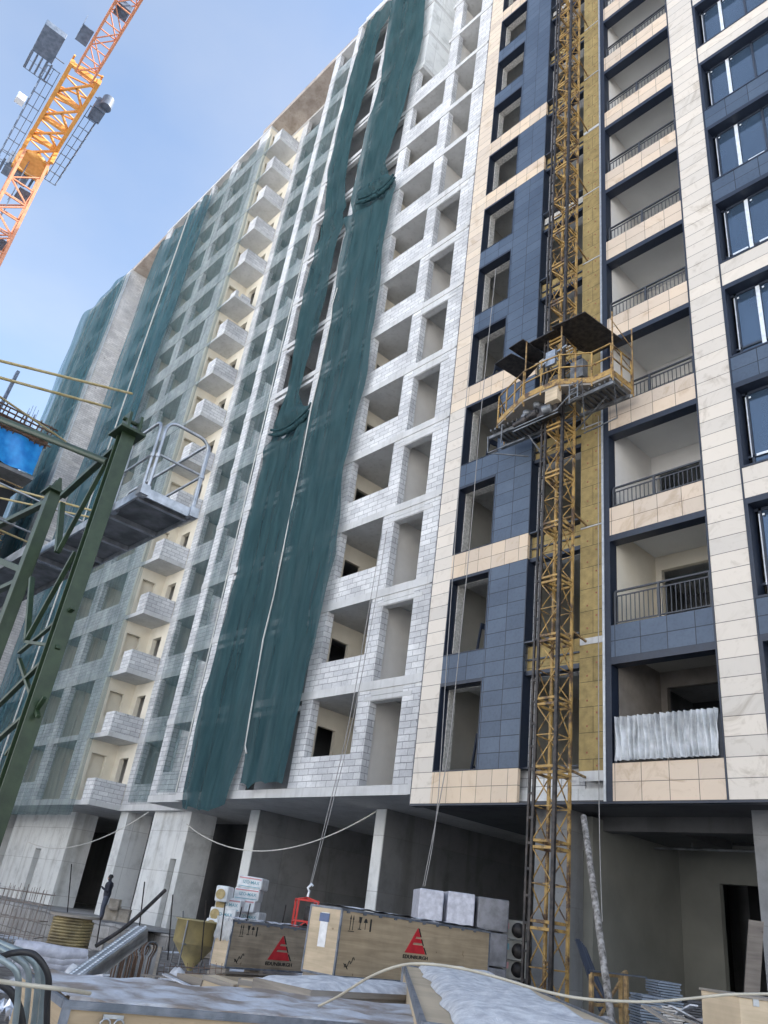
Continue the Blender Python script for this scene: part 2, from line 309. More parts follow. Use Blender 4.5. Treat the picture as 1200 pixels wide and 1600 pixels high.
# ------------------------------------------------------------------ ground
def gz(x, y):
    if y < -40:                                   # unseen snowy slope added behind the viewer to bounce sun onto the facade
        h = min(1, (-40-y)/190); return 115*h*h*(3-2*h)*1.0
    t = max(0, min(1, (y-7.5)/6)); k = max(0, min(1, (-21-x)/4)); return .35*t*t*(3-2*t)*(1-k) - .75*k*t
g = MB(); P = []
xs = [-1500, -400, -150] + [-75 + i*1.0 for i in range(96)] + [60, 200, 800]
ys = [-1500, -600, -300]+[-250+15*i for i in range(15)]+[-25, -10] + [-3 + i*.9 for i in range(40)] + [60, 200, 1500]
for y in ys:
    P.append([(x, y, gz(x, y) + (noise.noise((x*.7, y*.7, 1))*.05 if abs(x) < 80 and -5 < y < 34 else 0)) for x in xs])
g.grid(P)
def mat_ground():
    m, t, p = _nm('frozen mud and snow'); n = noise_n(t, .55, 9); n2 = noise_n(t, 5, 7)
    r2 = ramp(t, n2.outputs[0], [(.35, (.09, .08, .07)), (.65, (.20, .185, .17))]); r = ramp(t, n.outputs[0], [(.50, (0, 0, 0)), (.60, (1, 1, 1))])
    o = mixc(t, r.outputs[0], r2.outputs[0], (.62, .65, .70))
    sx_ = N(t, 'ShaderNodeSeparateXYZ'); t.links.new(N(t, 'ShaderNodeTexCoord').outputs['Object'], sx_.inputs[0])
    mr = N(t, 'ShaderNodeMapRange'); mr.inputs[1].default_value = -18; mr.inputs[2].default_value = -30; t.links.new(sx_.outputs[1], mr.inputs[0])
    o = mixc(t, mr.outputs[0], o, (.82, .83, .84)); t.links.new(o, p.inputs['Base Color']); p.inputs['Roughness'].default_value = .9  # whitens the added slope behind the viewer for stronger bounce light
    f = noise_n(t, 9, 8); bump(t, p, f.outputs[0], .8, .08); return m
struct(obj('ground', g, mat_ground()))

# ================================================================== THE APARTMENT BUILDING
PZ = 3.21
def zs(n): return 4.9 + PZ*n
bld = empty('apartment_building', (-30, 16, 0), 'long apartment block under construction, bare white block walls, its right end clad in stone', 'building')
def B(name, m, mat, parent=bld, **k): return obj(name, m, mat, parent, **k)
NF = 16
XR = 14.0                                    # right end
YB = 27.0                                    # rear
# --- floor slabs
for n in range(NF+1):
    z0, z1 = zs(n), zs(n)+.28
    m = MB()
    if n <= 11 or n == 16: m.box(-29.2, -16.28, 15.97, YB, z0, z1)
    else: m.box(-29.2, -21.12, 15.97, YB, z0, z1); m.box(-21.12, -19.2, 17.7, YB, z0, z1); m.box(-19.2, -16.28, 15.97, YB, z0, z1)
    m.box(-16.28, XR, 15.92, YB, z0, z1)
    m.box(-32, -29.2, 16.27, YB, z0, z1)
    m.box(-38, -32, 18.02, YB, z0, z1)
    m.box(-40.1, -38, 18.02, YB, z0, z1)
    m.box(-56.8, -40.1, 16.37, YB, z0, z1)
    m.box(-64.2, -56.8, 20.5, YB, z0, z1)
    m.box(-74.3, -64.2, 16.42, YB, z0, z1)
    B('floor_slab', m, CONC)
# --- white block bay (front face Y=16)
HS = PZ-.28
def col_wall(name, mat, Y0, Y1, items, k0=0, k1=NF, **kw):
    """items: (x0,x1,dz0,dz1) blocks repeated on each storey between slabs"""
    for (a, b, c, d) in items:
        if c == 0 and d == HS:                # a pier runs unbroken through the storeys
            B(name, MB().box(a, b, Y0, Y1, zs(k0)+.28, zs(k1)-.01), mat, **kw)
        else:
            for n in range(k0, k1): B(name, MB().box(a, b, Y0, Y1, zs(n)+.28+c, zs(n)+.28+d), mat, **kw)
HS = PZ-.28
col_wall('block_pier', BLOCK, 16.0, 16.3, [(-22.0, -21.4, 0, HS)], 0, 12)
col_wall('block_parapet', BLOCK, 16.0, 16.3, [(-21.4, -19.05, 0, .98)], 0, 12)
col_wall('block_pier', BLOCK, 16.0, 16.3, [(-19.05, -18.45, 0, HS)], 0, 13)
col_wall('block_pier', BLOCK, 16.0, 16.3, [(-17.0, -15.9, 0, HS)], 0, 16)
# lintels over the tall openings (lower storeys only)
for n in range(0, 8):
    m = MB(); m.box(-18.45, -17.0, 16.02, 16.28, zs(n)+2.84, zs(n)+3.02); m.box(-18.75, -16.6, 15.985, 16.0, zs(n)+2.86, zs(n)+3.0)
    m.box(-18.45, -17.0, 16.0, 16.3, zs(n)+3.021, zs(n)+PZ)
    B('lintel', m, CONC)
for n in (8, 9, 10): 
    m = MB(); m.box(-18.45, -17.0, 16.0, 16.3, zs(n)+.28, zs(n)+.40); B('lintel', m, CONC)
# open recess at the top storeys: side wall and rear wall of raw concrete
m = MB()
for n in range(12, 16): m.box(-22.0, -21.1, 16.0, 17.7, zs(n)+(.28 if n else 0), zs(n)+PZ-.02)
B('recess_side_wall', m, CONC_L)
m = MB()
for n in range(12, 16): m.box(-22.0, -19.2, 17.7, 17.9, zs(n)+.28, zs(n)+PZ); m.box(-19.2, -18.9, 16.3, 17.7, zs(n)+.28, zs(n)+PZ)
B('recess_rear_wall', m, CONC_L)
# under the dark nets
col_wall('block_pier', BLOCK, 16.0, 16.3, [(-29.2, -28.75, 0, HS), (-25.62, -25.2, 0, HS)])
for n in range(1, 16): B('edge_beam', MB().box(-28.7, -22.05, 15.99, 16.2, zs(n)-.34, zs(n)-.16), CONC)
B('block_pier', MB().box(-26.2, -24.9, 16.005, 16.295, 5.19, zs(2)), BLOCK)
# bay B
col_wall('block_pier', BLOCK, 16.3, 16.6, [(-32, -31.35, 0, HS)])
col_wall('block_parapet', BLOCK, 16.3, 16.6, [(-31.35, -29.2, 0, .92)])
# bay C, set back
col_wall('block_pier', BLOCK, 18.05, 18.35, [(-38, -37.25, 0, HS), (-34.9, -32.0, 0, HS)])
col_wall('block_parapet', BLOCK, 18.05, 18.35, [(-37.25, -34.9, 0, .92)])
# balcony recess wall (plaster) with a door opening
col_wall('plaster_wall', PLAST, 18.05, 18.3, [(-40.1, -39.55, 0, HS), (-38.6, -38.01, 0, HS), (-39.55, -38.6, 2.25, HS-.01)])
# side wall of block D facing the balconies, with window opening
for n in range(NF):
    a, b = zs(n)+.28, zs(n)+PZ
    m = MB(); m.box(-40.3, -40.1, 16.4, 16.75, a, b); m.box(-40.3, -40.1, 17.55, 18.05, a, b); m.box(-40.3, -40.1, 16.75, 17.55, a, a+.9); m.box(-40.3, -40.1, 16.75, 17.55, a+2.3, b)
    B('window_wall', m, PLAST)
# block D front
col_wall('block_pier', BLOCK, 16.4, 16.7, [(-41.6, -40.3, 0, HS), (-45.7, -44.7, 0, HS), (-48.9, -48.3, 0, HS), (-51.2, -50.5, 0, HS), (-56.8, -55.6, 0, HS)])
col_wall('netted_parapet', BLOCK, 16.4, 16.7, [(-48.3, -45.7, 0, .95), (-50.5, -48.9, 0, .95), (-55.6, -51.2, 0, .95)])
col_wall('netted_parapet', BLOCK, 16.4, 16.7, [(-44.7, -41.6, 0, .95)], 2)
# block E: end wall in blocks, front behind nets
m = MB()
for n in range(NF): m.box(-66, -64.2, 16.45, 23, zs(n)+.28, zs(n)+PZ)
B('end_wall', m, BLOCK)
col_wall('block_pier', BLOCK, 16.45, 16.75, [(-72, -70.5, 0, HS), (-74.3, -73.2, 0, HS)])
m = MB(); m.box(-64.2, -56.8, 20.6, 20.8, 5.2, 56); B('end_wall', m, BLOCK)
# corner posts of block E (visible pale edge)
m = MB(); m.box(-64.25, -64.12, 16.38, 16.44, 4.9, 56.0); B('metal_trim', m, TRIM)
ROOFC = mat_noise('stained roof concrete', (.30, .25, .21), (.46, .40, .35), 1.1, .9, .3, streak=(.8, .76, .72))
# --- roof slabs (overhanging)
m = MB(); m.box(-41.3, -28.6, 16.34, YB, 56.55, 57.0); B('roof_slab', m, ROOFC)
m = MB(); m.box(-67.2, -53.3, 16.6, YB, 56.55, 57.0); B('roof_slab', m, ROOFC)
m = MB(); m.box(-28.5, XR, 16.0, YB, 56.55, 57.0); B('roof_slab', m, CONC_L)
# --- rear wall and party walls
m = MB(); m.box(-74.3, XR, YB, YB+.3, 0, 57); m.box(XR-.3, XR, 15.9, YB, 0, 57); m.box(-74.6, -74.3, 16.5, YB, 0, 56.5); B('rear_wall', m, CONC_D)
# rooms: partitions + inner rear walls
def rooms(name, mat, xs, y0, y1, k0=0, k1=NF):
    for x in xs: B(name, MB().box(x-.07, x+.07, y0, y1, zs(k0)+.1, zs(k1)+.1), mat)
    B(name, MB().box(min(xs), max(xs), y1+.005, y1+.2, zs(k0)+.1, zs(k1)+.1), mat)
for n in range(12):                            # left wall of the wide room, with a doorway into an unlit corridor
    a, b = zs(n)+.28, zs(n)+PZ-.005
    m = MB(); m.box(-22.1, -21.95, 16.3, 16.8, a, b); m.box(-22.1, -21.95, 17.62, 20.4, a, b); m.box(-22.1, -21.95, 16.8, 17.62, a+2.28, b)
    B('door_wall', m, PLAST)
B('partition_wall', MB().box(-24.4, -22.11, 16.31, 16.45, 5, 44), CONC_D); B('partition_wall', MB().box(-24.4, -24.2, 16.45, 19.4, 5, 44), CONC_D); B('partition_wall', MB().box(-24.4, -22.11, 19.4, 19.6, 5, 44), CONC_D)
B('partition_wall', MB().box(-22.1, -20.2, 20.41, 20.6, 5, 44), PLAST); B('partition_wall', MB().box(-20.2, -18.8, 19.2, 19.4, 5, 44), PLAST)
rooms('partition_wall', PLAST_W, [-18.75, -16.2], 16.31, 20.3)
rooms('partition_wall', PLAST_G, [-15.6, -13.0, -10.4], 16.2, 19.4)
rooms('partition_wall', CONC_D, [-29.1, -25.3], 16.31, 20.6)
rooms('partition_wall', PLAST_W, [-40.0, -37.9, -34.5, -32.1, -29.3], 18.36, 22.5)
rooms('partition_wall', PLAST, [-56.0, -50.7, -48.6, -45.2, -40.5], 16.75, 20.5)
for n in range(0, 8): B('conduit', MB().tube([(-18.66, 17.9, zs(n)+.3), (-18.66, 17.9, zs(n)+1.5+.2*(n % 3))], .018, 6), RAILM)
# --- bulbs hanging in the wide rooms
for n in range(0, 12):
    m = MB(); c = (-19.6, 17.0, zs(n)+PZ-.42); m.tube([(c[0], c[1], zs(n)+PZ), (c[0], c[1], c[2]+.05)], .006, 5); m.lathe([(.01, .05), (.035, .02), (.04, -.02), (.015, -.06)], 10, c); B('light_bulb', m, WHITE)

# --- balconies
for n in range(0, 16):
    m = MB(); z0 = zs(n); m.box(-40.1, -38.0, 16.4, 18.02, z0, z0+.22)
    s = B('balcony', m, CONC)
    p = MB()
    if n == 10:
        p.box(-38.9, -38.15, 16.5, 16.7, z0+.22, z0+.75); p.box(-38.2, -38.0, 16.9, 17.6, z0+.22, z0+.6)
    else:
        p.box(-38.2, -38.0, 16.4, 18.02, z0+.22, z0+1.22); p.box(-38.95, -38.2, 16.4, 16.6, z0+.22, z0+1.22)
    B('parapet', p, BLOCK, s)

# --- finished cladding, front face Y=15.55
YC = 15.55
def zb(n): return 7.78 + PZ*n                # bottom of spandrel n (n=-1 is the base band)
BLUES = {0, 2, 4, 5, 8, 9, 12, 13}
TOP = 57.0
# pilasters
m = MB(); m.box(-15.75, -15.02, YC, YC+.12, 4.57, zb(3)); B('pilaster', m, PIL_W)
m = MB(); m.box(-15.75, -15.02, YC, YC+.12, zb(3), TOP); B('pilaster', m, PIL_C)
m = MB(); m.box(-15.77, -15.751, YC-.01, 15.98, 4.56, TOP); B('metal_trim', m, NAVY2)
m = MB(); m.box(-7.05, -6.2, YC, YC+.12, 4.57, TOP); B('pilaster', m, PIL_W)
m = MB(); m.box(-7.09, -7.052, YC-.015, 15.9, 4.57, TOP); m.box(-6.198, -6.16, YC-.015, 15.9, 4.57, TOP); B('metal_trim', m, NAVY)
m = MB(); m.box(-15.75, XR, YC-.01, YC+.25, 4.52, 4.565); B('metal_trim', m, NAVY)
m = MB(); m.box(-9.805, -9.745, YC-.02, YC+.1, 4.57, TOP); B('metal_trim', m, TRIM)
m = MB(); m.box(-9.742, -9.585, YC-.005, YC+.3, 4.57, TOP); B('metal_trim', m, NAVY)
m = MB(); m.box(-15.75, XR, 15.8, 15.9, 4.63, 4.9); B('base_board', m, CONC_L)
# backing wall of the clad bays with openings
for x0, x1 in ((-14.95, -13.49), (-12.119, -10.5)):
    for n in range(0, NF+1): B('backing_wall', MB().box(x0, x1, 15.88, 16.15, (zb(n-1)-.10 if n else 4.9), zb(n-1)+.82), FOAM if x0 < -14 else BLOCK)
B('foam_joint', MB().box(-15.3, -14.951, 15.88, 16.15, 4.9, 56), FOAM)
B('block_pier', MB().box(-15.9, -15.301, 15.89, 16.14, 4.9, 56), BLOCK); B('block_pier', MB().box(-13.49, -12.12, 15.885, 16.145, 4.9, 56), BLOCK); B('block_pier', MB().box(-10.499, -9.75, 15.98, 16.15, 4.9, 56), BLOCK)
# spandrels, blue field, window surrounds
for n in range(-1, NF):
    zA, zB = zb(n), zb(n)+.8
    m = MB(); x1 = -12.17 if n not in BLUES else -13.495
    m.box(-15.02, x1, YC, YC+.1, zA+.002, zB-.002); B('spandrel', m, BLUE if n in BLUES else STONE2)
    m = MB(); m.box(-9.585, -7.092, YC, YC+.12, zA, zB); s = B('loggia_parapet', m, BLUE if n == 0 else STONE)
    if n >= 0: m = MB(); m.box(-9.585, -7.092, YC-.012, YC+.3, zA-.17, zA-.002); B('lintel', m, NAVY, s)
    if n >= 0:
        h = .9 if n == 0 else .62
        m = MB(); zt = zB+h; y = YC+.08
        m.box(-9.5, -7.1, y-.025, y+.025, zt-.04, zt); m.box(-9.5, -7.1, y-.012, y+.012, zt-.16, zt-.13); m.box(-9.5, -7.1, y-.012, y+.012, zB+.06, zB+.09)
        for i in range(21):
            x = -9.44+i*.115; m.box(x-.009, x+.009, y-.009, y+.009, zB+.09, zt-.16)
        for x in (-9.5, -8.36, -7.13): m.box(x-.025, x+.025, y-.026, y+.026, zB, zt-.04)
        B('railing', m, RAILM, s)
    m = MB(); m.box(-6.158, XR, YC+.001, YC+.1, zA+.002, zB-.002); B('spandrel', m, BLUE if n in BLUES else PIL_W)
    if n >= 0:
        m = MB(); m.box(-12.17, -10.501, YC+.2, YC+.32, zA+.06, zB-.09); B('insulation_board', m, INSUL)
        m = MB(); m.box(-12.17, -10.501, YC+.02, YC+.34, zB-.04, zB); m.box(-12.17, -10.501, YC+.1, YC+.34, zA, zA+.03); m.box(-12.15, -10.5, YC+.15, YC+.2, zA+.32, zA+.36); B('window_sill', m, NAVY2)
        if n in (3, 5, 9): m = MB(); m.box(-12.17, -10.45, YC+.185, YC+.2, zA+.38, zB-.1); B('foam_joint', m, FOAM)
groups = []; prev = -1
for n in list(range(0, NF)):
    if n not in BLUES or n == NF-1:
        m = MB(); m.box(-13.49, -12.17, YC, YC+.1, zb(prev)+.8, zb(n)); 
        if zb(n)-zb(prev)-.8 > .1: B('porcelain_field', m, BLUE)
        prev = n
def liner(x0, x1, z0, z1, y0, y1, t=.03):
    return MB().box(x0, x0+t, y0, y1, z0, z1).box(x1-t, x1, y0, y1, z0, z1).box(x0+t, x1-t, y0, y1, z1-t*3, z1).box(x0+t, x1-t, y0, y1, z0, z0+t)
for n in range(NF):
    z0, z1 = zb(n-1)+.8, zb(n)
    B('window_surround', liner(-15.019, -13.491, z0, z1, YC-.01, YC+.33), NAVY)
    B('window_surround', MB().box(-12.169, -12.139, YC-.01, YC+.33, z0, z1).box(-10.48, -10.451, YC+.30, YC+.42, z0, z1).box(-12.139, -10.531, YC+.1, YC+.33, z1-.09, z1).box(-12.139, -10.531, YC+.1, YC+.33, z0, z0+.03), NAVY)
# narrow insulation strip with slab-edge bands and plugs
m = MB(); m.box(-10.50, -9.81, 15.62, 15.96, 5.2, 56.9); s = B('insulation_board', m, INSUL)
m = MB()
for k in range(170):
    z = 5.35+k*.3; x = -10.28 if k % 2 else -10.02
    m.lathe([(.03, 0), (.03, .02)], 8, (0, 0, 0)) if False else m.box(x-.02, x+.02, 15.61, 15.62, z-.02, z+.02)
B('fixing_plug', m, PLUG, s)['kind'] = 'stuff'
for n in range(0, NF):
    m = MB(); hh = random.choice((.12, .16, .22, .3)); m.box(-10.48, -9.81, 15.60, 15.62, zs(n)+.12, zs(n)+.12+(hh if n in (1, 7, 0) else .035)); B('slab_edge', m, CONC)
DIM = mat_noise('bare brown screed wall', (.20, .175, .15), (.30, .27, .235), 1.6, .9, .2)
# --- loggias: plaster rooms
for n in range(NF):
    a, b = (zs(n)+.28), zs(n)+PZ
    m = MB(); m.box(-9.74, -9.585, YC+.32, 17.8, a, b)
    xo = -9.42
    m.box(-9.74, xo, 17.8, 17.95, a, b); m.box(-7.0, -6.6, 17.8, 17.95, a, b); m.box(xo, -7.0, 17.8, 17.95, a+(2.5 if n < 2 else 2.33 if n == 2 else 2.2), b)
    B('partition_wall', MB().box(-10.2, -6.0, 20.6, 20.8, a, b), CONC_SHADE if n == 0 else CONC_D)
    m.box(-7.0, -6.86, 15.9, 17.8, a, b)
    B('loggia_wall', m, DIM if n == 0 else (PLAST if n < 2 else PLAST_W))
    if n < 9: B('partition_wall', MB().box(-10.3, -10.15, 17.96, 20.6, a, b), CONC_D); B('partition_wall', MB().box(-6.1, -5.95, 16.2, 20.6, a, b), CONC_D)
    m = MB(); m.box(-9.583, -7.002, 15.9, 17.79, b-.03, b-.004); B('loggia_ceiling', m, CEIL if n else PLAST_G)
# --- glazed windows right of the pilaster
for n in range(NF):
    z0, z1 = zb(n-1)+.8, zb(n); x0, x1 = -6.158, -2.2
    wn = B('glazed_window', liner(x0, x1, z0, z1, YC-.012, YC+.42, .05), NAVY)
    m = MB()
    mull = [x0+.17, -5.42, -4.66, -3.6, -2.35]
    for x in mull: m.box(x-.03, x+.03, YC+.30, YC+.37, z0+.05, z1-.15)
    m.box(x0+.05, x1-.05, YC+.30, YC+.37, z0+.40, z0+.46); m.box(x0+.05, x1-.05, YC+.30, YC+.37, z1-.22, z1-.15); m.box(x0+.05, x1-.05, YC+.30, YC+.37, z0+.031, z0+.1)
    B('frame', m, NAVY2, wn)
    m = MB(); m.box(x0+.17, x1-.15, YC+.335, YC+.345, z0+.1, z1-.2); B('pane', m, GLASS, wn)
    if n == 8: 
        m = MB(); m.box(x0+.2, -5.45, YC+.28, YC+.33, z0+.4, z1-.3); B('pane', m, NAVY, wn)
    m = MB(); rr = random.Random(n*3+1)
    m.box(-5.46, -5.36, YC+.285, YC+.298, z0+.10, z1-.22)
    if n % 2 == 0 or n == 1: m.box(x0+.25, -5.5, YC+.285, YC+.298, z0+.40, z0+.46)
    if n % 3: m.box(-5.2, -4.75, YC+.285, YC+.298, z0+.40, z0+.46)
    m.box(x0+.135, x0+.16, YC+.285, YC+.298, z0+.4, z1-.3)
    for x in (x0+.22, -5.3): m.box(x, x+.05, YC+.29, YC+.30, z1-.36, z1-.31); m.box(x, x+.05, YC+.29, YC+.30, z0+.2, z0+.25)
    B('protective_tape', m, FOIL, wn)
    m = MB(); m.box(x1, XR, YC+.001, YC+.1, z0, z1); B('porcelain_field', m, BLUE)
# --- ground storey: fins, soffit, rear
FIN = [(-19.66, -19.22, 18.0, 26.5), (-26.75, -26.2, 18.0, 24.0)]
for a, b, c, d in FIN:
    m = MB(); m.box(a, b, c, d, -.1, 4.9); B('concrete_fin', m, CONC_D)
    m = MB(); m.box(a-.01, b+.005, c-.04, c, -.1, 4.88); B('lit_fin_face', m, CONC_L)  # pale plate on the dark fin: its brighter lit end put into colour
m = MB(); m.box(-38.35, -37.55, 18.3, 19.6, -.1, 4.9); B('concrete_fin', m, CONC_L)
def slotwall(x0, x1, s0, s1, zt, Y=18.3, Y1=19.6):
    m = MB(); m.box(x0, s0, Y, Y1, -.1, 4.9); m.box(s1, x1, Y, Y1, -.1, 4.9); m.box(s0, s1, Y, Y1, zt, 4.9); return m
B('concrete_fin', slotwall(-34.95, -31.7, -32.6, -32.1, 3.0), CONC_L)
B('concrete_fin', slotwall(-52.0, -43.6, -47.6, -46.8, 3.0), CONC_L)
m = MB(); m.box(-66, -54, 18.3, 19.6, -.1, 4.9); B('concrete_fin', m, CONC_L)
B('ground_rear_wall', MB().box(-60, -12.2, 26.0, 26.3, -.1, 4.9), CONC_SHADE); B('ground_rear_wall', MB().box(-31.7, -26.75, 24, 24.2, -.1, 4.9), CONC_D); B('ground_rear_wall', MB().box(-43.6, -31.7, 21.5, 21.7, -.1, 4.9), CONC_SHADE)
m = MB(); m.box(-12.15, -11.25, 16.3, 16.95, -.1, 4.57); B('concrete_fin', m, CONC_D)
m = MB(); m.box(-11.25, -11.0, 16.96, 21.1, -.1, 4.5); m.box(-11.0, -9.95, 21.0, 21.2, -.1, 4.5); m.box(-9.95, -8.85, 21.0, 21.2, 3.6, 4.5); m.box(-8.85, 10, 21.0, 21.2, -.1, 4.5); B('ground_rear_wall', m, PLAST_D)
B('ground_rear_wall', MB().box(-11, -7, 25, 25.2, -.1, 4.6), CONC_SHADE); B('ground_rear_wall', MB().box(-12, -11.8, 21.2, 25, -.1, 4.6), CONC_SHADE)
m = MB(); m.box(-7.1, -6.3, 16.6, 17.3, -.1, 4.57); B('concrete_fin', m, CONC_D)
m = MB(); m.box(-12.2, XR, 17.4, 17.8, 4.25, 4.57); B('beam', m, CONC_SHADE)
B('beam', MB().box(-11.0, -9.5, 17.81, 20.9, 4.35, 4.57), CONC_SHADE)
B('soffit_board', MB().box(-15.75, XR, 15.66, 21.0, 4.571, 4.62), CONC_SHADE)
m = MB(); m.tube([(-10.9, 19.6, 4.2), (-3, 19.6, 4.2)], .03); m.tube([(-9.9, 19.6, 4.2), (-9.9, 19.6, 4.6)], .02); m.tube([(-8.3, 19.6, 4.2), (-8.3, 19.6, 4.6)], .02); B('service_pipe', m, STEEL_D)
# kerb-like rubble ledge under the left part
RUB = mat_brick('rough stone plinth', (.42, .41, .39), (.30, .29, .28), (.20, .19, .18), .9, .42, .02, off=.4, rough=.95, dirt=(.55, .54, .53), bst=.9, wobble=.12)
PT = pb_z = at(157, 1437.5, 29.5).z
PYF = at(157, 1437.5, 29.5).y-.35
m = MB(); P = []
for i in range(9):
    P.append([(x, (PYF + .10*noise.noise((x*.9, i*.5, 0)) + (.0 if i < 7 else (.06, 1.9)[i-7])), (-1.0+(PT+1.0)*min(i, 6)/6 + (.05*noise.noise((x*1.2, 3, 1)) if i >= 5 else 0) - (.03 if i > 6 else 0))) for x in [-62+k*.35 for k in range(100)]])
m.grid(P); m.box(-66, -26.8, PYF+.7, YB, -1, PT-.04); B('plinth', m, RUB)

# ================================================================== NETS
def smooth(pts, k=5):
    pts = [Vector(p) for p in pts]
    if len(pts) < 3: return pts
    out = []
    for i in range(len(pts)-1):
        p0, p1, p2, p3 = pts[max(0, i-1)], pts[i], pts[i+1], pts[min(len(pts)-1, i+2)]
        for j in range(k):
            t = j/k; out.append(.5*((2*p1)+(p2-p0)*t+(2*p0-5*p1+4*p2-p3)*t*t+(3*p1-p0-3*p2+p3)*t*t*t))
    return out+[pts[-1]]

def lerp(pts, z):
    pts = sorted(pts, key=lambda p: p[1])
    if z <= pts[0][1]: return pts[0][0]
    for (x0, z0), (x1, z1) in zip(pts, pts[1:]):
        if z <= z1: return x0 + (x1-x0)*(z-z0)/max(1e-6, z1-z0)
    return pts[-1][0]
def sheet(L, Rr, Y, zt, zbm, nx=30, nz=150, amp=.09, seed=0, sag=None, lf=1.0):
    Lp = [(onY(x, y, Y).x, onY(x, y, Y).z) for x, y in L]; Rp = [(onY(x, y, Y).x, onY(x, y, Y).z) for x, y in Rr]
    P = []
    for i in range(nz+1):
        z = zbm + (zt-zbm)*i/nz; xl, xr = lerp(Lp, z), lerp(Rp, z); row = []
        for j in range(nx+1):
            t = j/nx; x = xl + (xr-xl)*t
            wd = max(.6, abs(xr-xl))
            d = amp*(math.sin(t*21*lf+seed + 2.2*noise.noise((t*2, z*.12, seed))) * .55 + 1.1*noise.noise((x*1.2, z*.22, seed)) + .5*noise.noise((x*3.0, z*.9, seed+5)))
            if sag:
                for (zc, hgt, a) in sag:
                    q = math.exp(-((z-zc-.9*(t-.5))/hgt)**2); d += a*q*math.cos((z-zc)*3.2 + t*3)
            zz = z + (.25*noise.noise((x*1.5, 0, seed)) if i == 0 else 0)
            row.append((x + .04*noise.noise((z*.8, t*3, seed)), Y + d, zz))
        P.append(row)
    return MB().grid(P)
L1 = [(572, 40), (559, 72), (542, 138), (523, 220), (513, 260), (504, 342), (486, 410), (475, 450), (464, 501), (459, 544), (446, 615), (420, 678), (402, 750), (388, 802), (378, 850), (370, 898), (340, 1013), (313, 1087), (300, 1167), (286, 1240), (285, 1263)]
R1 = [(608, 22), (596, 47), (587, 83), (572, 143), (552, 204), (541, 265), (539, 303), (538, 350), (528, 383), (517, 430), (512, 456), (499, 509), (489, 533), (475, 584), (465, 615), (470, 632), (487, 637), (478, 665), (466, 730), (449, 817), (426, 930), (409, 997), (397, 1067), (386, 1117), (369, 1200), (351, 1253)]
L2 = [(609, 28), (606, 44), (601, 90), (594, 135), (573, 207), (559, 262), (550, 311), (543, 345), (534, 400), (528, 450), (520, 476), (518, 501), (508, 544), (499, 588), (487, 637), (469, 733), (452, 817), (429, 930), (412, 1000), (400, 1070), (392, 1117), (384, 1165), (386, 1177)]
R2 = [(672, -60), (665, 0), (655, 83), (645, 117), (627, 180), (613, 227), (602, 257), (601, 274), (617, 278), (608, 333), (598, 387), (593, 450), (583, 500), (578, 520), (572, 580), (557, 643), (547, 700), (537, 733), (530, 800), (523, 867), (510, 920), (495, 997), (480, 1050), (470, 1100), (457, 1150), (450, 1182)]
NG = 'safety nets hung over the facade'
def net(m, mat, label, rope=None):
    o = tag(obj('safety_net', m, mat), label, 'safety net', NG); return o
zl = onY(300, 1262, 15.75).z
NET1 = net(sheet(L1, R1, 15.72, 55.0, 4.55, amp=.12, seed=1.3, sag=[(onY(480, 645, 15.72).z, .8, .22), (onY(545, 330, 15.72).z, 1.0, .12)], nz=220), NET_D, 'dense dark green net strip left of its twin, reaching lowest to the first slab')
NET2 = net(sheet(L2, R2, 15.62, 56.4, 5.3, amp=.12, seed=4.1, sag=[(onY(605, 282, 15.62).z, 1.1, .28)], nz=220), NET_D, 'dense dark green net strip beside the bare white block bay, bunched near the top')
def fold(parent, px, Y, r):
    pts = smooth([onY(x, y, Y) for x, y in px], 6); n = len(pts); m = MB()
    m.tube([p+Vector((0, .02*math.sin(i*1.9), .03*math.sin(i*2.7))) for i, p in enumerate(pts)], [r*(.35+.65*math.sin(math.pi*min(1, max(0, (i+.5)/n))))*(1+.15*math.sin(i*2.3)) for i in range(n)], 12)
    m.tube([p+Vector((0, -.08, .22)) for p in pts[2:-1]], [r*.45]*(n-3), 10)
    o = obj('fold', m, NET_D); o.parent = parent
fold(NET1, [(420, 679), (436, 679), (452, 672), (468, 660), (480, 648), (488, 635)], 15.6, .13)
fold(NET2, [(556, 318), (575, 312), (592, 303), (606, 291), (617, 277)], 15.5, .13)
# sheer nets of bays B and C
def flat(x0, x1, z0, z1, Y, nx, nz, amp, seed):
    P = [[(x0+(x1-x0)*j/nx, Y + amp*noise.noise((j*.5, i*.25, seed)) + amp*.6*math.sin(j*1.3+seed), z0+(z1-z0)*i/nz) for j in range(nx+1)] for i in range(nz+1)]
    return MB().grid(P)
net(flat(-31.3, -29.25, 5.25, 54, 16.18, 10, 90, .05, 2), NET_S, 'sheer green net over the window column directly left of the dark green strips')
net(flat(-37.1, -33.6, 5.25, 54, 17.9, 12, 90, .05, 6), NET_S, 'sheer green net over the set back window column right of the balconies')
net(flat(-50.6, -39.0, 4.4, 54.4, 16.2, 40, 110, .10, 9), NET_S, 'wide sheer grey green net left of the stacked balconies')
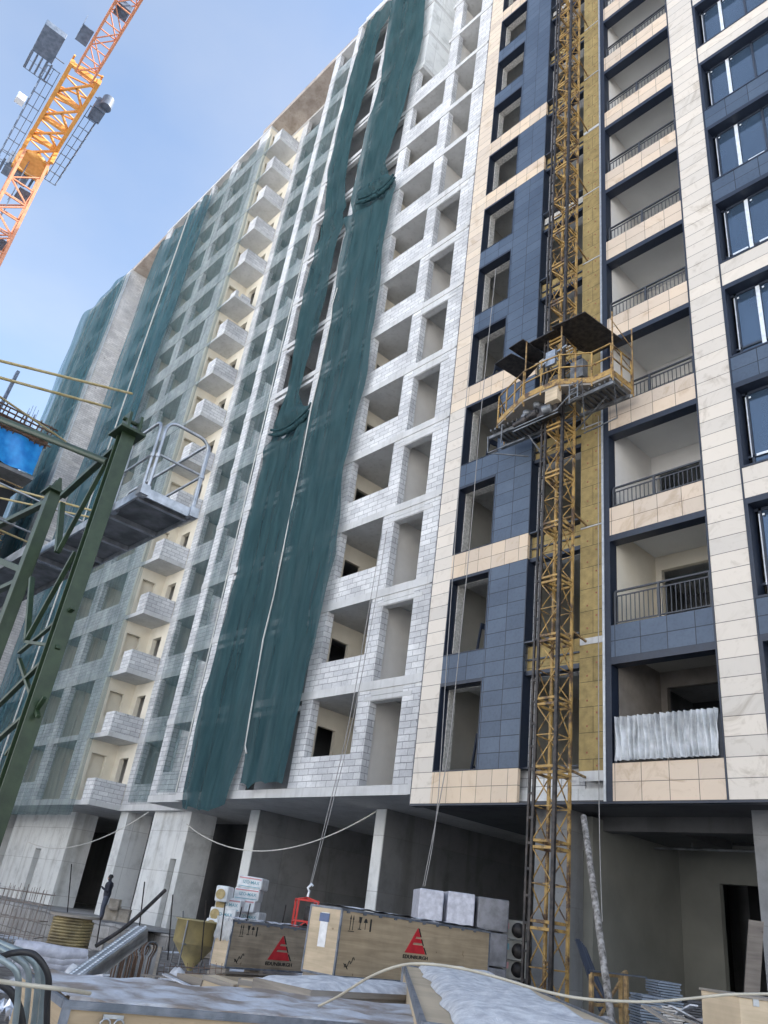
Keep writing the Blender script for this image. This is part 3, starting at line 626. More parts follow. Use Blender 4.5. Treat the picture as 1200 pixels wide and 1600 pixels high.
# dense teal nets at the left
def dense(x0, x1, z0, z1, Y, seed, taper=0):
    P = []
    for i in range(121):
        z = z0+(z1-z0)*i/120; row = []
        for j in range(31):
            t = j/30; x = x0+(x1-x0)*t + .15*noise.noise((z*.3, t, seed))
            row.append((x, Y + .14*math.sin(t*17+seed+1.5*noise.noise((t, z*.1, 1))) + .25*noise.noise((x*.6, z*.15, seed)), z))
        P.append(row)
    return MB().grid(P)
net(dense(-56.9, -50.75, 4.6, 54.4, 16.15, 3), NET_M, 'blue green net at the left corner of the middle block, torn open near the top')
net(dense(-50.6, -47.3, 9, 54.4, 15.95, 13), NET_M, 'blue green net strip between the pale rope and the sheer net')
net(dense(-74.9, -64.4, 4.6, 56.1, 16.1, 23), NET_M, 'farthest left teal net hanging beside the grey block end wall')
# ropes edging the nets
m = MB(); m.tube([(-50.68, 15.8, 54.3), (-50.72, 15.8, 40), (-50.7, 15.85, 25), (-50.7, 15.85, 5)], .05, 6)
tag(obj('edge_rope', m, ROPE), 'pale rope running down between the two blue green nets', 'rope')
m = MB(); m.tube([onY(x, y, 15.45) for x, y in [(610, 26), (602, 70), (592, 125)]], .02, 6) if False else None; m.tube([onY(x-1, y, 15.5) for x, y in L2[9:]], [.022+.012*(k_ % 2) for k_ in range(len(L2[9:]))], 6)
tag(obj('edge_rope', m, ROPE), 'pale rope following the seam between the two dark green net strips', 'rope')
m = MB(); m.tube([(-29.25, 16.05, 50), (-29.3, 15.95, 28), (-29.2, 15.95, 5.2)], .03, 6); m.tube([(-38.98, 16.15, 54), (-38.98, 16.15, 5)], .02, 6) if False else None
tag(obj('edge_rope', m, ROPE), 'pale rope on the left edge of the lower dark green net', 'rope')

# hanging cables
def hang(pts, r, mat, label, cat='cable', name='hanging_cable'):
    m = MB(); m.tube(smooth(pts), r, 8); return tag(obj(name, m, mat), label, cat)
hang([onY(742, 470, 15.3), onY(722, 700, 15.3), onY(699, 1020, 15.3), onY(683, 1265, 15.3), onY(664, 1385, 15.3)], .012, CABLE, 'thin wire rope crossing the dark windows down to the wrapped block pallets')
hang([onY(775, 420, 15.3), onY(752, 640, 15.3), onY(735, 840, 15.3), onY(712, 1070, 15.3), onY(698, 1190, 15.3), onY(661, 1385, 15.3)], .012, CABLE, 'thin wire rope left of the work platform, second of the pair over the blue panels')
hang([onY(597, 830, 15.6), onY(575, 960, 15.6), onY(545, 1130, 15.5), onY(512, 1270, 15.4), onY(484, 1385, 15.2)], .012, CABLE, 'thin lifting rope running down the white block wall to the red cage')
hang([onY(604, 830, 15.6), onY(583, 960, 15.6), onY(550, 1130, 15.5), onY(516, 1270, 15.4), onY(486, 1385, 15.2)], .012, CABLE, 'second lifting rope right beside the one that holds the red cage')
hang([onY(935, 650, 15.3), onY(935, 900, 15.3), onY(936, 1250, 15.3), onY(941, 1440, 15.2)], .010, CABLE, 'thin wire rope hanging in front of the yellow insulation strip')
def sag_pts(a, b, s, n=18):
    a = Vector(a); b = Vector(b); return [a.lerp(b, i/n) - Vector((0, 0, s*4*(i/n)*(1-i/n))) for i in range(n+1)]
hang(sag_pts(onY(292, 1288, 17.0), onY(588, 1268, 17.0), 1.05), .02, ROPE, 'pale electric cable sagging under the soffit between the two long piers')
hang(sag_pts(onY(45, 1316, 16.8), onY(232, 1269, 16.8), .75), .02, ROPE, 'pale electric cable sagging in front of the left concrete wall')

# things seen through the openings
def leaning_frame(n, x, w_, h_, label):
    z0 = zb(n-1)+.85
    r = empty('window_frame', (x, 16.3, z0), label, 'window frame', 'loose window frames leaning in the rooms')
    m = liner(0, w_, 0, h_, 0, .06, .055); m.box(.055, w_-.055, .0, .06, h_*.18, h_*.18+.05)
    Mx = Matrix.Translation((x, 16.25, z0)) @ Matrix.Rotation(R_(8), 4, 'Y') @ Matrix.Rotation(R_(76), 4, 'Z')
    o = obj('frame', m.xf(Mx), NAVY, r); return r
leaning_frame(0, -14.30, 1.1, 1.1, 'loose dark window frame leaning inside the lowest clad window')
leaning_frame(1, -14.42, 1.1, 1.1, 'loose dark window frame leaning inside the second clad window from the bottom')
leaning_frame(3, -14.65, 1.0, 1.25, 'loose dark window frame leaning inside the fourth clad window from the bottom')
leaning_frame(4, -14.62, 1.0, 1.15, 'loose dark window frame leaning inside the fifth clad window from the bottom')
# plastic film on the first loggia
P = []
for i in range(15):
    z = 5.40+.95*i/14
    P.append([(-9.48+2.36*j/180, YC-.10+.045*math.sin(j*.62+.10*i+2.5*noise.noise((j*.05, i*.10, 0)))+.10*abs(noise.noise((j*.16+i*.05, i*.07, 3)))+.03*noise.noise((j*.5, i*.25, 8)), z - (.02*noise.noise((j*.7, 0, 2)) if i == 14 else 0)) for j in range(181)])
tag(obj('plastic_sheet', MB().grid(P), PLASTIC), 'crumpled clear plastic film wrapped over the lowest loggia railing', 'plastic sheet')
m = MB(); 
for x in (-9.5, -8.36, -7.13): m.box(x-.03, x+.03, YC+.0, YC+.05, 5.37, 6.3)
m.box(-9.5, -7.1, YC, YC+.05, 6.25, 6.3); B('railing', m, RAILM)

# ================================================================== MAST CLIMBING WORK PLATFORM
mp = empty('mast_climber', (-10.46, 14.56, .35), 'yellow mast climbing work platform with black roof sheets, tied to the clad facade', 'work platform')
MX0, MX1, MY0, MY1 = -10.74, -10.20, 14.30, 14.84
m = MB()
for x, y in ((MX0, MY1), (MX1, MY1)): m.bar((x, y, .3), (x, y, 46), .06)
SEC = 1.5; nsec = 30
for k in range(nsec):
    z = .45+k*SEC
    for dz in (0, .13):
        for a, b in (((MX0, MY0), (MX1, MY0)), ((MX1, MY0), (MX1, MY1)), ((MX1, MY1), (MX0, MY1)), ((MX0, MY1), (MX0, MY0))):
            m.bar((*a, z+dz), (*b, z+dz), .035, .055)
B('mast', m, YEL, mp) if False else obj('mast', m, YEL, mp)
m = MB()
for k in range(nsec):
    z = .45+k*SEC
    zm = z+.13+(SEC-.13)/2
    for a, b in (((MX0, MY0), (MX1, MY0)), ((MX1, MY0), (MX1, MY1)), ((MX1, MY1), (MX0, MY1)), ((MX0, MY1), (MX0, MY0))):
        a = Vector(a); b = Vector(b); c = (a+b)/2
        m.bar((*a, z+.13), (*b, zm), .022); m.bar((*b, zm), (*a, z+SEC), .022); m.bar((*a, zm), (*b, zm), .022)
obj('mast_bracing', m, YEL, mp)
m = MB(); m.bar((MX0, MY0, .3), (MX0, MY0, 46), .06); m.bar((MX1, MY0, .3), (MX1, MY0, 46), .075); m.bar((MX0-.14, MY0+.02, .3), (MX0-.14, MY0+.02, 46), .05)
for k in range(92): m.box(MX0-.13, MX0-.02, MY0, MY0+.04, .5+k*.5, .55+k*.5)
obj('mast_rack', m, DARKST, mp)
for n in range(0, 13):
    m = MB(); z = zs(n)+.2
    for x in (MX0, MX1): m.bar((x, MY1, z), (x-.15, 15.9, z), .045)
    m.bar((MX0-.03, 15.0, z), (MX1-.01, 15.0, z), .04); obj('wall_tie', m, YELD, mp)
m = MB(); m.box(-11.1, -9.8, 13.9, 15.2, .1, .38); obj('base_frame', m, YELD, mp)
ZD = 14.94
fr = [onZ(x, y, ZD) for x, y in [(777, 664), (816, 626), (844, 612), (873, 601), (924, 598), (955, 584), (987, 610)]]
back = [Vector((fr[-1].x, 15.2, ZD)), Vector((-10.1, 15.2, ZD)), Vector((-10.1, 14.95, ZD)), Vector((-10.85, 14.95, ZD)), Vector((-10.85, 15.2, ZD)), Vector((-12.9, 15.25, ZD))]
def prism(poly, z0, z1): 
    return MB().hexa([(p.x, p.y, z0) for p in poly], [(p.x, p.y, z1) for p in poly])
# deck in boards: left, centre, right (hexa needs simple polygons)
left = [fr[0], fr[1], fr[2], Vector((-10.86, 14.2, 0)), Vector((-10.86, 15.2, 0)), Vector((-12.9, 15.2, 0))]
mid = [fr[2], fr[3], fr[4], Vector((-10.05, 14.22, 0)), Vector((-10.86, 14.2, 0))]
mid = [Vector((fr[2].x, fr[2].y, 0)), Vector((fr[3].x, fr[3].y, 0)), Vector((-10.05, 14.22, 0)), Vector((-10.86, 14.2, 0))]
right = [fr[3], fr[4], fr[5], fr[6], Vector((-8.7, 15.25, 0)), Vector((-10.05, 15.2, 0)), Vector((-10.05, 14.2, 0))]
m = prism(left, ZD-.06, ZD); m2 = prism(mid, ZD-.06, ZD-.002); m3 = prism(right, ZD-.06, ZD+.001)
for q in (m2, m3): m.add(q.v, q.f)
obj('deck', m, PLY_D, mp)
m = MB()
for i in range(26):
    x = -12.8+i*.16
    if -10.9 < x < -10.0: continue
    m.box(x, x+.05, 14.35, 15.2, ZD-.14, ZD-.065)
m.bar((-13, 14.55, ZD-.2), (-8.7, 14.4, ZD-.2), .08, .1); m.bar((-13, 15.15, ZD-.2), (-8.7, 15.15, ZD-.2), .08, .1)
obj('deck_joist', m, STEEL_D, mp)['kind'] = 'stuff'
rail = [Vector((-12.95, 15.2, ZD))] + fr + [Vector((-8.65, 15.25, ZD))]
m = MB()
for a, b in zip(rail, rail[1:]):
    a0, b0 = Vector(a), Vector(b); u = Vector((0, 0, 1))
    m.bar(a0+u*.09, b0+u*.09, .03, .17)
obj('toe_board', m, YEL, mp)
m = MB()
for a, b in zip(rail[:-1], rail[1:]):
    a0, b0 = Vector(a), Vector(b); u = Vector((0, 0, 1))
    for h in (.58, 1.02): m.bar(a0+u*h, b0+u*h, .032)
    L = (b0-a0).length; k = max(1, round(L/.55))
    for i in range(k): p = a0.lerp(b0, (i+.02)/k); m.bar(p-u*.12, p+u*1.015, .034)
obj('guard_rail', m, YEL, mp)
m = MB(); u = Vector((0, 0, 1))
for p in (fr[1], fr[3], fr[5], fr[6], Vector((-12.4, 15.1, ZD))): p = Vector(p)+Vector((.03, .035, 0)); m.bar(Vector(p)-u*.2, Vector(p)+u*2.15, .03)
m.bar(fr[5]+u*1.9, Vector((-8.65, 15.25, ZD+1.5)), .02); m.bar(fr[5]+u*1.0, Vector((-8.65, 15.25, ZD+.7)), .02)
obj('roof_post', m, YELD, mp)
ZR = 17.0
def rp(px, z): return [onZ(740+x/4.286, 470+y/4.286, z) for x, y in px]
def sheetp(px, z, t=.03): return prism(rp(px, z), z, z+t)
for px, z in (([(520, 180), (745, 75), (1000, 265), (800, 365)], ZR), ([(140, 425), (250, 355), (430, 440), (335, 545)], 16.9), ([(235, 320), (330, 258), (490, 370), (400, 430)], 17.05), ([(370, 285), (550, 190), (620, 260), (470, 345)], 17.15), ([(800, 365), (700, 330), (600, 230), (560, 190)], 16.98)):
    obj('roof_sheet', sheetp(px, z), DARKST, mp)
# drive unit: gearbox, motors, control box
m = MB(); m.tube([(-11.6, 14.0, ZD-.62), (-10.75, 14.0, ZD-.5)], [.09, .11], 12); m.tube([(-11.35, 14.0, ZD-.61), (-11.15, 14.0, ZD-.58)], .135, 12); m.tube([(-10.95, 14.0, ZD-.53), (-10.8, 14.0, ZD-.51)], .14, 12)
m.box(-10.8, -10.15, 13.95, 14.2, ZD-.75, ZD-.35); obj('drive_motor', m, DARKST, mp, bev=.01)
m = MB()
for x, z in ((-11.25, -.30), (-10.9, -.18), (-11.3, -.42)): m.lathe([(.05, -.09), (.12, -.06), (.13, .06), (.05, .1)], 14, (x, 14.1, ZD+z))
obj('gearbox', m, STEEL_D, mp); obj('gearbox', MB().tube([(-10.55, 13.9, ZD-.62), (-10.3, 13.95, ZD-.6)], .13, 12), STEEL_D, mp)
m = MB(); m.box(-10.42, -10.02, 13.78, 13.98, ZD-.5, ZD-.1); obj('control_box', m, PLY_L, mp, bev=.01)
m = MB()
for a, b in (((-11.6, 13.95, -.75), (-10.1, 13.95, -.72)), ((-11.6, 13.95, -.85), (-10.1, 13.95, -.82)), ((-10.2, 13.95, -.75), (-9.4, 14.0, -.1)), ((-10.2, 14.9, -.85), (-9.2, 14.9, -.1)), ((-9.4, 14.0, -.15), (-9.9, 14.9, -.95)), ((-13.0, 14.5, -.15), (-12.95, 14.5, -.75)), ((-12.95, 14.5, -.75), (-11.6, 14.5, -.75)), ((-12.3, 14.3, -.1), (-12.3, 14.3, -.75)), ((-12.95, 14.5, -.75), (-12.0, 15.2, -.85)), ((-8.7, 14.4, -.05), (-9.1, 15.2, -.7)), ((-9.1, 15.2, -.7), (-10.0, 15.0, -.95)), ((-9.75, 13.95, -.05), (-9.75, 13.95, -.7)), ((-9.5, 13.95, -.05), (-9.5, 13.95, -.6)), ((-11.5, 14.8, -.8), (-11.1, 15.1, -1.5)), ((-11.4, 14.4, -.8), (-11.1, 14.6, -1.4)), ((-11.1, 15.1, -1.5), (-11.1, 14.6, -1.4))):
    m.bar(Vector(a)+u*ZD, Vector(b)+u*ZD, .03)
for k in range(4): m.bar((-9.75, 13.95, ZD-.12-k*.16), (-9.5, 13.95, ZD-.12-k*.15), .025)
obj('under_frame', m, STEEL_D, mp)
m = MB(); m.tube([(-10.4, 14.1, 16.4), (-10.75, 13.9, ZD+.9)], .015, 6); m.tube([(-10.4, 14.1, 16.4), (-10.1, 13.9, ZD+.9)], .015, 6); m.bar((-10.9, 14.15, ZD+1.35), (-10.0, 14.15, ZD+1.55), .05); m.box(-10.62, -10.3, 14.02, 14.1, ZD+1.0, ZD+1.5)
obj('lifting_gear', m, STEEL, mp)
m = MB(); m.box(-9.95, -9.55, 14.25, 14.5, ZD+.35, ZD+.95); obj('switch_panel', m, STEEL_D, mp, bev=.01)

# ================================================================== TOWER CRANE
tc = empty('tower_crane', (-54.6, 4.6, 0), 'orange tower crane rising behind the site, its jib leaving the top edge of the view', 'crane')
CX, CY, CW, ZT = -55.3, 4.0, 1.9, 52.6
def lattice(a, b, w_, h_, sec, bw, cw, m=None, m2=None, up=Vector((0, 0, 1))):
    """square lattice boom from a to b"""
    m = m or MB(); m2 = m2 or MB(); a = Vector(a); b = Vector(b); d = (b-a).normalized()
    uu = up if abs(d.dot(up)) < .9 else Vector((0, 1, 0)); sx = d.cross(uu).normalized(); sy = sx.cross(d).normalized()
    cs = [sx*w_/2*i + sy*h_/2*j for i, j in ((-1, -1), (1, -1), (1, 1), (-1, 1))]
    for c in cs: m.bar(a+c, b+c, cw)
    n = int((b-a).length/sec)
    for k in range(n):
        p = a+d*sec*k; q = a+d*sec*(k+1)
        for i in range(4):
            c1, c2 = cs[i], cs[(i+1) % 4]; m2.bar(p+c1, p+c2, bw)
            if (k+i) % 2: m2.bar(p+c1, q+c2, bw)
            else: m2.bar(p+c2, q+c1, bw)
    return m, m2
m, m2 = lattice((CX, CY, 0), (CX, CY, ZT), CW, CW, 1.7, .10, .20)
obj('mast', m, ORANGE2, tc); obj('mast_bracing', m2, ORANGE2, tc)
m = MB()
for k in range(28): m.box(CX-.3, CX+.3, CY-.4, CY-.36, 4+k*1.7, 4+k*1.7+.05)
m.bar((CX-.25, CY-.3, 0), (CX-.25, CY-.3, ZT), .05); m.bar((CX+.25, CY-.3, 0), (CX+.25, CY-.3, ZT), .05)
for k in range(9): m.box(CX-.7, CX+.7, CY-.1, CY+.8, 6+k*5.4, 6.04+k*5.4)
obj('ladder', m, CRGREY, tc)
ZC = 54.2
JD = Vector((1, -.03, 0)).normalized(); SD = Vector((-JD.y, JD.x, 0))
def cp(a, b, z=0): return Vector((CX, CY, ZC+z)) + JD*a + SD*b
m = MB()                                       # slewing frame and main beams
for s in (-1, 1):
    m.bar(cp(-1.4, s*1.1, -1.5), cp(-1.4, s*1.1, .3), .28); m.bar(cp(1.2, s*1.1, -1.5), cp(1.2, s*1.1, .3), .28)
    m.bar(cp(-3.2, s*1.05), cp(9.8, s*1.05), .28, .5)
for a in (-3.0, -1.4, 1.2, 3.6, 6.4, 9.6): m.bar(cp(a, -1.15), cp(a, 1.15), .26, .4)
for a, b in ((-1.4, 1.2), (1.2, 3.6), (3.6, 6.4), (6.4, 9.6)):
    m.bar(cp(a, -1.1), cp(b, 1.1), .16); m.bar(cp(a, 1.1), cp((a+b)/2, 0), .16)
m.lathe([(1.05, -1.8), (1.25, -1.7), (1.25, -1.45), (1.05, -1.3)], 20, tuple(cp(0, 0)))
for i in range(16):
    a = -1.0+i*.66; m.bar(cp(a, -1.1 if i % 2 else 1.1, .9), cp(a+.66, 1.1 if i % 2 else -1.1, .9), .10); m.bar(cp(a, -1.1), cp(a, -1.1, .95), .1); m.bar(cp(a, 1.1), cp(a, 1.1, .95), .1)
for s in (-1, 1): m.bar(cp(-1, s*1.1, .95), cp(9.6, s*1.1, .95), .14)
obj('slewing_frame', m, ORANGE, tc)
m = MB()                                       # side walkways
for s in (-1, 1):
    a0, a1 = (-3.6, 8.2) if s < 0 else (-2.4, 7.4)
    for k in (0, 2, 4): m.bar(cp(a0, s*(1.4+.22*k)), cp(a1, s*(1.4+.22*k)), .05, .03)
    for k in range(9): e = a0+(a1-a0)*k/8; m.bar(cp(e, s*1.35, -.05), cp(e, s*2.35, -.05), .06, .05)
for k in range(8): m.bar(cp(-4.6, -2.3+.5*k), cp(-3.0, -2.3+.5*k), .2, .04)
obj('walkway', m, CRGREY, tc)
m = MB()
for s in (-1, 1):
    a0, a1 = (-3.6, 8.2) if s < 0 else (-2.4, 7.4)
    for h in (.55, 1.1): m.bar(cp(a0, s*2.35, h), cp(a1, s*2.35, h), .06)
    k = 9
    for i in range(k+1): m.bar(cp(a0+(a1-a0)*i/k, s*2.35, 0), cp(a0+(a1-a0)*i/k, s*2.35, 1.1), .06)
    for e in (a0, a1): m.bar(cp(e, s*1.4, 1.1), cp(e, s*2.35, 1.1), .06)
for a in (-4.6,): 
    for b in (-2.3, -1, 0, 1.4): m.bar(cp(a, b), cp(a, b, 1.1), .06)
    m.bar(cp(a, -2.3, 1.1), cp(a, 1.4, 1.1), .06)
obj('guard_rail', m, CRGREY, tc)
m = MB(); m.hexa([cp(8.2, -3.6, .2), cp(10.9, -3.6, .2), cp(10.9, -2.1, .2), cp(8.2, -2.1, .2)], [cp(8.2, -3.6, .75), cp(10.9, -3.6, .75), cp(10.9, -2.1, .75), cp(8.2, -2.1, .75)])
for k in range(5): m.bar(cp(6.4, -3.5+.36*k, .2), cp(8.2, -3.5+.36*k, .2), .14, .06)
for h in (.2, 1.2): m.bar(cp(6.4, -3.6, h), cp(8.2, -3.6, h), .06); m.bar(cp(6.4, -3.6, h), cp(6.4, -1.8, h), .06)
if False: m.hexa([cp(7.2, -3.5, .1), cp(9.2, -3.5, .1), cp(9.2, -1.6, .1), cp(7.2, -1.6, .1)], [cp(7.2, -3.5, .5), cp(9.2, -3.5, .5), cp(9.2, -1.6, .5), cp(7.2, -1.6, .5)])
obj('cab', m, CRGREY, tc, bev=.05)
m = MB(); m.lathe([(.45, -.5), (.45, .5)], 16, tuple(cp(7.8, 2.3, .8))); m.hexa([cp(6.2, 1.6, 0), cp(7.6, 1.6, 0), cp(7.6, 2.5, 0), cp(6.2, 2.5, 0)], [cp(6.2, 1.6, 1.2), cp(7.6, 1.6, 1.2), cp(7.6, 2.5, 1.2), cp(6.2, 2.5, 1.2)]); obj('winch', m, CRGREY, tc); m = MB(); m.hexa([cp(-4.3, -1.6, -.5), cp(-3.2, -1.6, -.5), cp(-3.2, .4, -.5), cp(-4.3, .4, -.5)], [cp(-4.3, -1.6, 1.4), cp(-3.2, -1.6, 1.4), cp(-3.2, .4, 1.4), cp(-4.3, .4, 1.4)])
obj('electrical_cabinet', m, CRGREY, tc)
m = MB(); m.box(*[v for ax in range(3) for v in (cp(3.4, -2.8, .3)[ax]-.32, cp(3.4, -2.8, .3)[ax]+.32)]); obj('floodlight', m, FOIL, tc)
m, m2 = lattice(cp(9.6, 0, .2), cp(48, 0, 1.2), 1.25, 1.3, 1.7, .07, .13)
obj('jib', m, ORANGE2, tc); obj('jib_bracing', m2, ORANGE2, tc)
m = MB()
a, q = 11.6, -1
m.hexa([cp(a, q*.8), cp(a+1.5, q*.8), cp(a+1.5, q*1.6), cp(a, q*1.6)], [cp(a, q*.8, .06), cp(a+1.5, q*.8, .06), cp(a+1.5, q*1.6, .06), cp(a, q*1.6, .06)])
for i in range(4): m.bar(cp(a+.5*i, q*1.6), cp(a+.5*i, q*1.6, 1.1), .04)
m.bar(cp(a, q*1.6, 1.1), cp(a+1.5, q*1.6, 1.1), .04); obj('service_platform', m, CRGREY, tc)
for a in (15.5, 17.5): obj('trolley_box', MB().hexa([cp(a, -.45, -.1), cp(a+1.0, -.45, -.1), cp(a+1.0, .45, -.1), cp(a, .45, -.1)], [cp(a, -.45, .4), cp(a+1.0, -.45, .4), cp(a+1.0, .45, .4), cp(a, .45, .4)]), CRGREY, tc)

# ================================================================== FAR LEFT BUILDING
fb = empty('unfinished_building', (-64, 6, 0), 'unfinished concrete frame building at the far left with rusty formwork and blue tarpaulin', 'building')
m = MB()
for k in range(9):
    z = 29.3-k*4.1; m.box(-80, -60, -14, 14.0, z-.3, z)
for y in (-6, 0, 6):
    for x in (-60.6, -66): m.box(x-.3, x+.3, y, y+.6, 0, 29.0)
obj('concrete_frame', m, CONC_D, fb)
m = MB(); m.box(-74, -62.5, -14, 13.5, 0, 29.2); obj('painted_dark_interior', m, plain('painted interior shade', (.03, .033, .04), .9), fb)  # solid near-black block, its colour stands in for the shade indoors
m = MB(); P = []
for i in range(9):
    P.append([(-59.85+.12*math.sin(j*1.1+i*.4)+.1*noise.noise((j*.4, i*.4, 0)), -12+25.8*j/60, 29.3+2.75*i/8) for j in range(61)])
m.grid(P); obj('tarpaulin', m, BLUET, fb)
m = MB(); 
for i in range(60): y = -12+i*.44; m.bar((-59.9, y, 31.9), (-59.3+random.random()*.5, y+random.uniform(-.2, .2), 33.3+random.random()*.5), .09)
for j in range(5): m.bar((-59.4+.1*j, -12, 32.2+.35*j), (-59.4+.1*j, 14.2, 32.0+.35*j), .10)
m.box(-72, -60.2, -12, 14, 32.15, 33.3)
obj('formwork', m, RUST, fb)
m = MB()
for i in range(10):
    for y0 in (-1.5, 6.9, 12.0): x = -61-random.random()*.8; y = y0+random.random()*.8; m.bar((x, y, 33), (x+random.uniform(-.1, .1), y, 35.0+random.random()*.8), .03)
obj('rebar', m, CRGREY, fb)['kind'] = 'stuff'; obj('steel_column', MB().bar((-61, 9.9, 33), (-61, 10.1, 37.8), .45, .25), CRGREY, fb)
m = MB()
for k in range(6):
    z = 27.5-k*4.1
    for h in (0, .5): m.bar((-59.9, -12, z+h), (-59.9, 13.5, z+h), .07)
obj('guard_rail', m, YELD, fb)

# ================================================================== GREEN STEEL TOWER WITH WALKWAY
gt = empty('green_steel_tower', (-9.25, 3.08, 0), 'green welded steel tower frame close by at the left, two posts with crossing braces', 'steel tower')
YT = 3.08
def tp(x, y, Y=YT): return onY(x, y, Y)
m = MB(); 
def hbeam(m, x, y, z0, z1, w_):
    m.box(x-w_/2, x+w_/2, y-w_*.55, y-w_*.45, z0, z1); m.box(x-w_/2, x+w_/2, y+w_*.45, y+w_*.55, z0, z1); m.box(x-.012, x+.012, y-w_*.45, y+w_*.45, z0, z1)
m.box(-9.37, -9.23, YT-.008, YT+.008, -.05, 7.0); m.box(-9.23, -9.21, YT-.095, YT+.095, -.05, 7.0); m.box(-9.39, -9.37, YT-.095, YT+.095, -.05, 7.0)
obj('post', m, GREEN, gt, bev=.004)
m = MB(); m.box(-11.76, -11.56, YT-.09, YT+.09, -.05, 6.85); obj('post', m, GREEN, gt, bev=.008)
m = MB(); m.box(-9.5, -9.08, YT-.18, YT+.18, 7.0, 7.04)
for y in (-.08, .08): m.hexa([(-9.38, YT+y-.02, 7.04), (-9.1, YT+y-.02, 7.04), (-9.1, YT+y+.02, 7.04), (-9.38, YT+y+.02, 7.04)], [(-9.34, YT+y-.02, 7.3), (-9.14, YT+y-.02, 7.3), (-9.14, YT+y+.02, 7.3), (-9.34, YT+y+.02, 7.3)])
m.tube([(-9.24, YT-.14, 7.2), (-9.24, YT+.14, 7.2)], .03)
obj('head_plate', m, GREEN, gt, bev=.004); m = MB(); m.box(-11.84, -11.48, YT-.15, YT+.15, 6.85, 6.89)
for x in (-11.72, -11.6): m.hexa([(x-.015, YT-.09, 6.89), (x+.015, YT-.09, 6.89), (x+.015, YT+.09, 6.89), (x-.015, YT+.09, 6.89)], [(x-.015, YT-.02, 7.12), (x+.015, YT-.02, 7.12), (x+.015, YT+.02, 7.12), (x-.015, YT+.02, 7.12)])
obj('head_plate', m, GREEN, gt, bev=.004)
br = [((98, 775), (180, 700), .09), ((166, 722), (91, 862), .06), ((97, 787), (90, 862), .08), ((118, 862), (40, 1003), .06), ((77, 783), (-20, 830), .10), ((-20, 868), (40, 893), .12), ((35, 905), (-30, 935), .09), ((50, 903), (42, 1000), .07),
      ((92, 1010), (-10, 1110), .06), ((60, 1100), (-30, 1180), .06), ((115, 950), (30, 1020), .05), ((40, 1003), (90, 1010), .05), ((70, 1090), (10, 1180), .05), ((30, 1030), (60, 1120), .05)]
for a, b, w_ in br:
    m = MB(); m.bar(tp(*a), tp(*b), w_, w_*.8); obj('brace', m, GREEN, gt, bev=.004)
m = MB(); m.tube([tp(168, 722), onY(-20, 647, 1.9)], .05, 10); obj('strut_pipe', m, GREEN, gt)
m = MB()
for x in (-14.3,): m.box(x-.09, x+.09, YT-.09, YT+.09, -.05, 6.85)
obj('post', m, GREEN, gt)

ww = empty('steel_walkway', (-11, 3.8, 6.15), 'grey galvanised walkway with hooped guard rails cantilevered past the green tower', 'walkway')
ZW = 6.15; x0w, x1w, y0w, y1w = -12.6, -8.9, 3.38, 4.12
m = MB(); m.box(x0w, x1w, y0w, y1w, ZW-.01, ZW+.01); obj('deck', m, STEEL_D, ww)
m = MB(); m.box(x0w, x1w, y0w-.03, y0w, ZW-.07, ZW+.06); m.box(x0w, x1w, y1w, y1w+.03, ZW-.07, ZW+.06); m.box(x1w, x1w+.03, y0w-.03, y1w+.03, ZW-.07, ZW+.06)
for i in range(5): x = x0w+.1+i*.87; m.box(x-.03, x+.03, y0w, y1w, ZW-.08, ZW-.011)
for px in ((x1w, y0w), (x1w, y1w), (x1w-.85, y0w)): m.box(px[0]-.07, px[0]+.07, px[1]-.06, px[1]+.06, ZW-.06, ZW+.08)
obj('edge_beam', m, STEEL, ww)
def hoop(p, q, h=1.15, r=.024):
    p = Vector(p); q = Vector(q); u = Vector((0, 0, 1)); d = (q-p); L = d.length; d.normalize(); c = .16
    pts = [p]+[p+u*(h-c)] + [p+u*(h-c)+u*c*math.sin(t)+d*c*(1-math.cos(t)) for t in (.4, .8, 1.2, 1.57)] + [q+u*(h-c)+u*c*math.cos(t)-d*c*(1-math.sin(t)) for t in (0, .4, .8, 1.2)] + [q+u*(h-c), q]
    m = MB(); m.tube(pts, r, 8); m.tube([p+u*h*.52, q+u*h*.52], r*.8, 8)
    for e in (p, q): m.tube([e+u*.55, e+u*.60], r*1.5, 8)
    return m
obj('guard_rail', hoop((x1w, y0w+.05, ZW), (x1w, y1w-.02, ZW)), STEEL, ww)
obj('guard_rail', hoop((x1w-.90, y0w, ZW), (x1w-.06, y0w, ZW)), STEEL, ww)
obj('guard_rail', hoop((x1w-2.6, y1w, ZW), (x1w, y1w, ZW)), STEEL, ww)
gp = MB(); gp.box(-16.0, -12.7, 3.2, 4.0, 6.1, 6.14); 
for i in range(30): gp.box(-16+i*.11, -15.97+i*.11, 3.2, 4.0, 6.14, 6.17)
gp.box(-16.0, -11.9, 3.16, 3.2, 6.02, 6.2); gp.box(-16, -11.9, 4.0, 4.04, 6.02, 6.2)
obj('grating', gp, STEEL_D, ww)
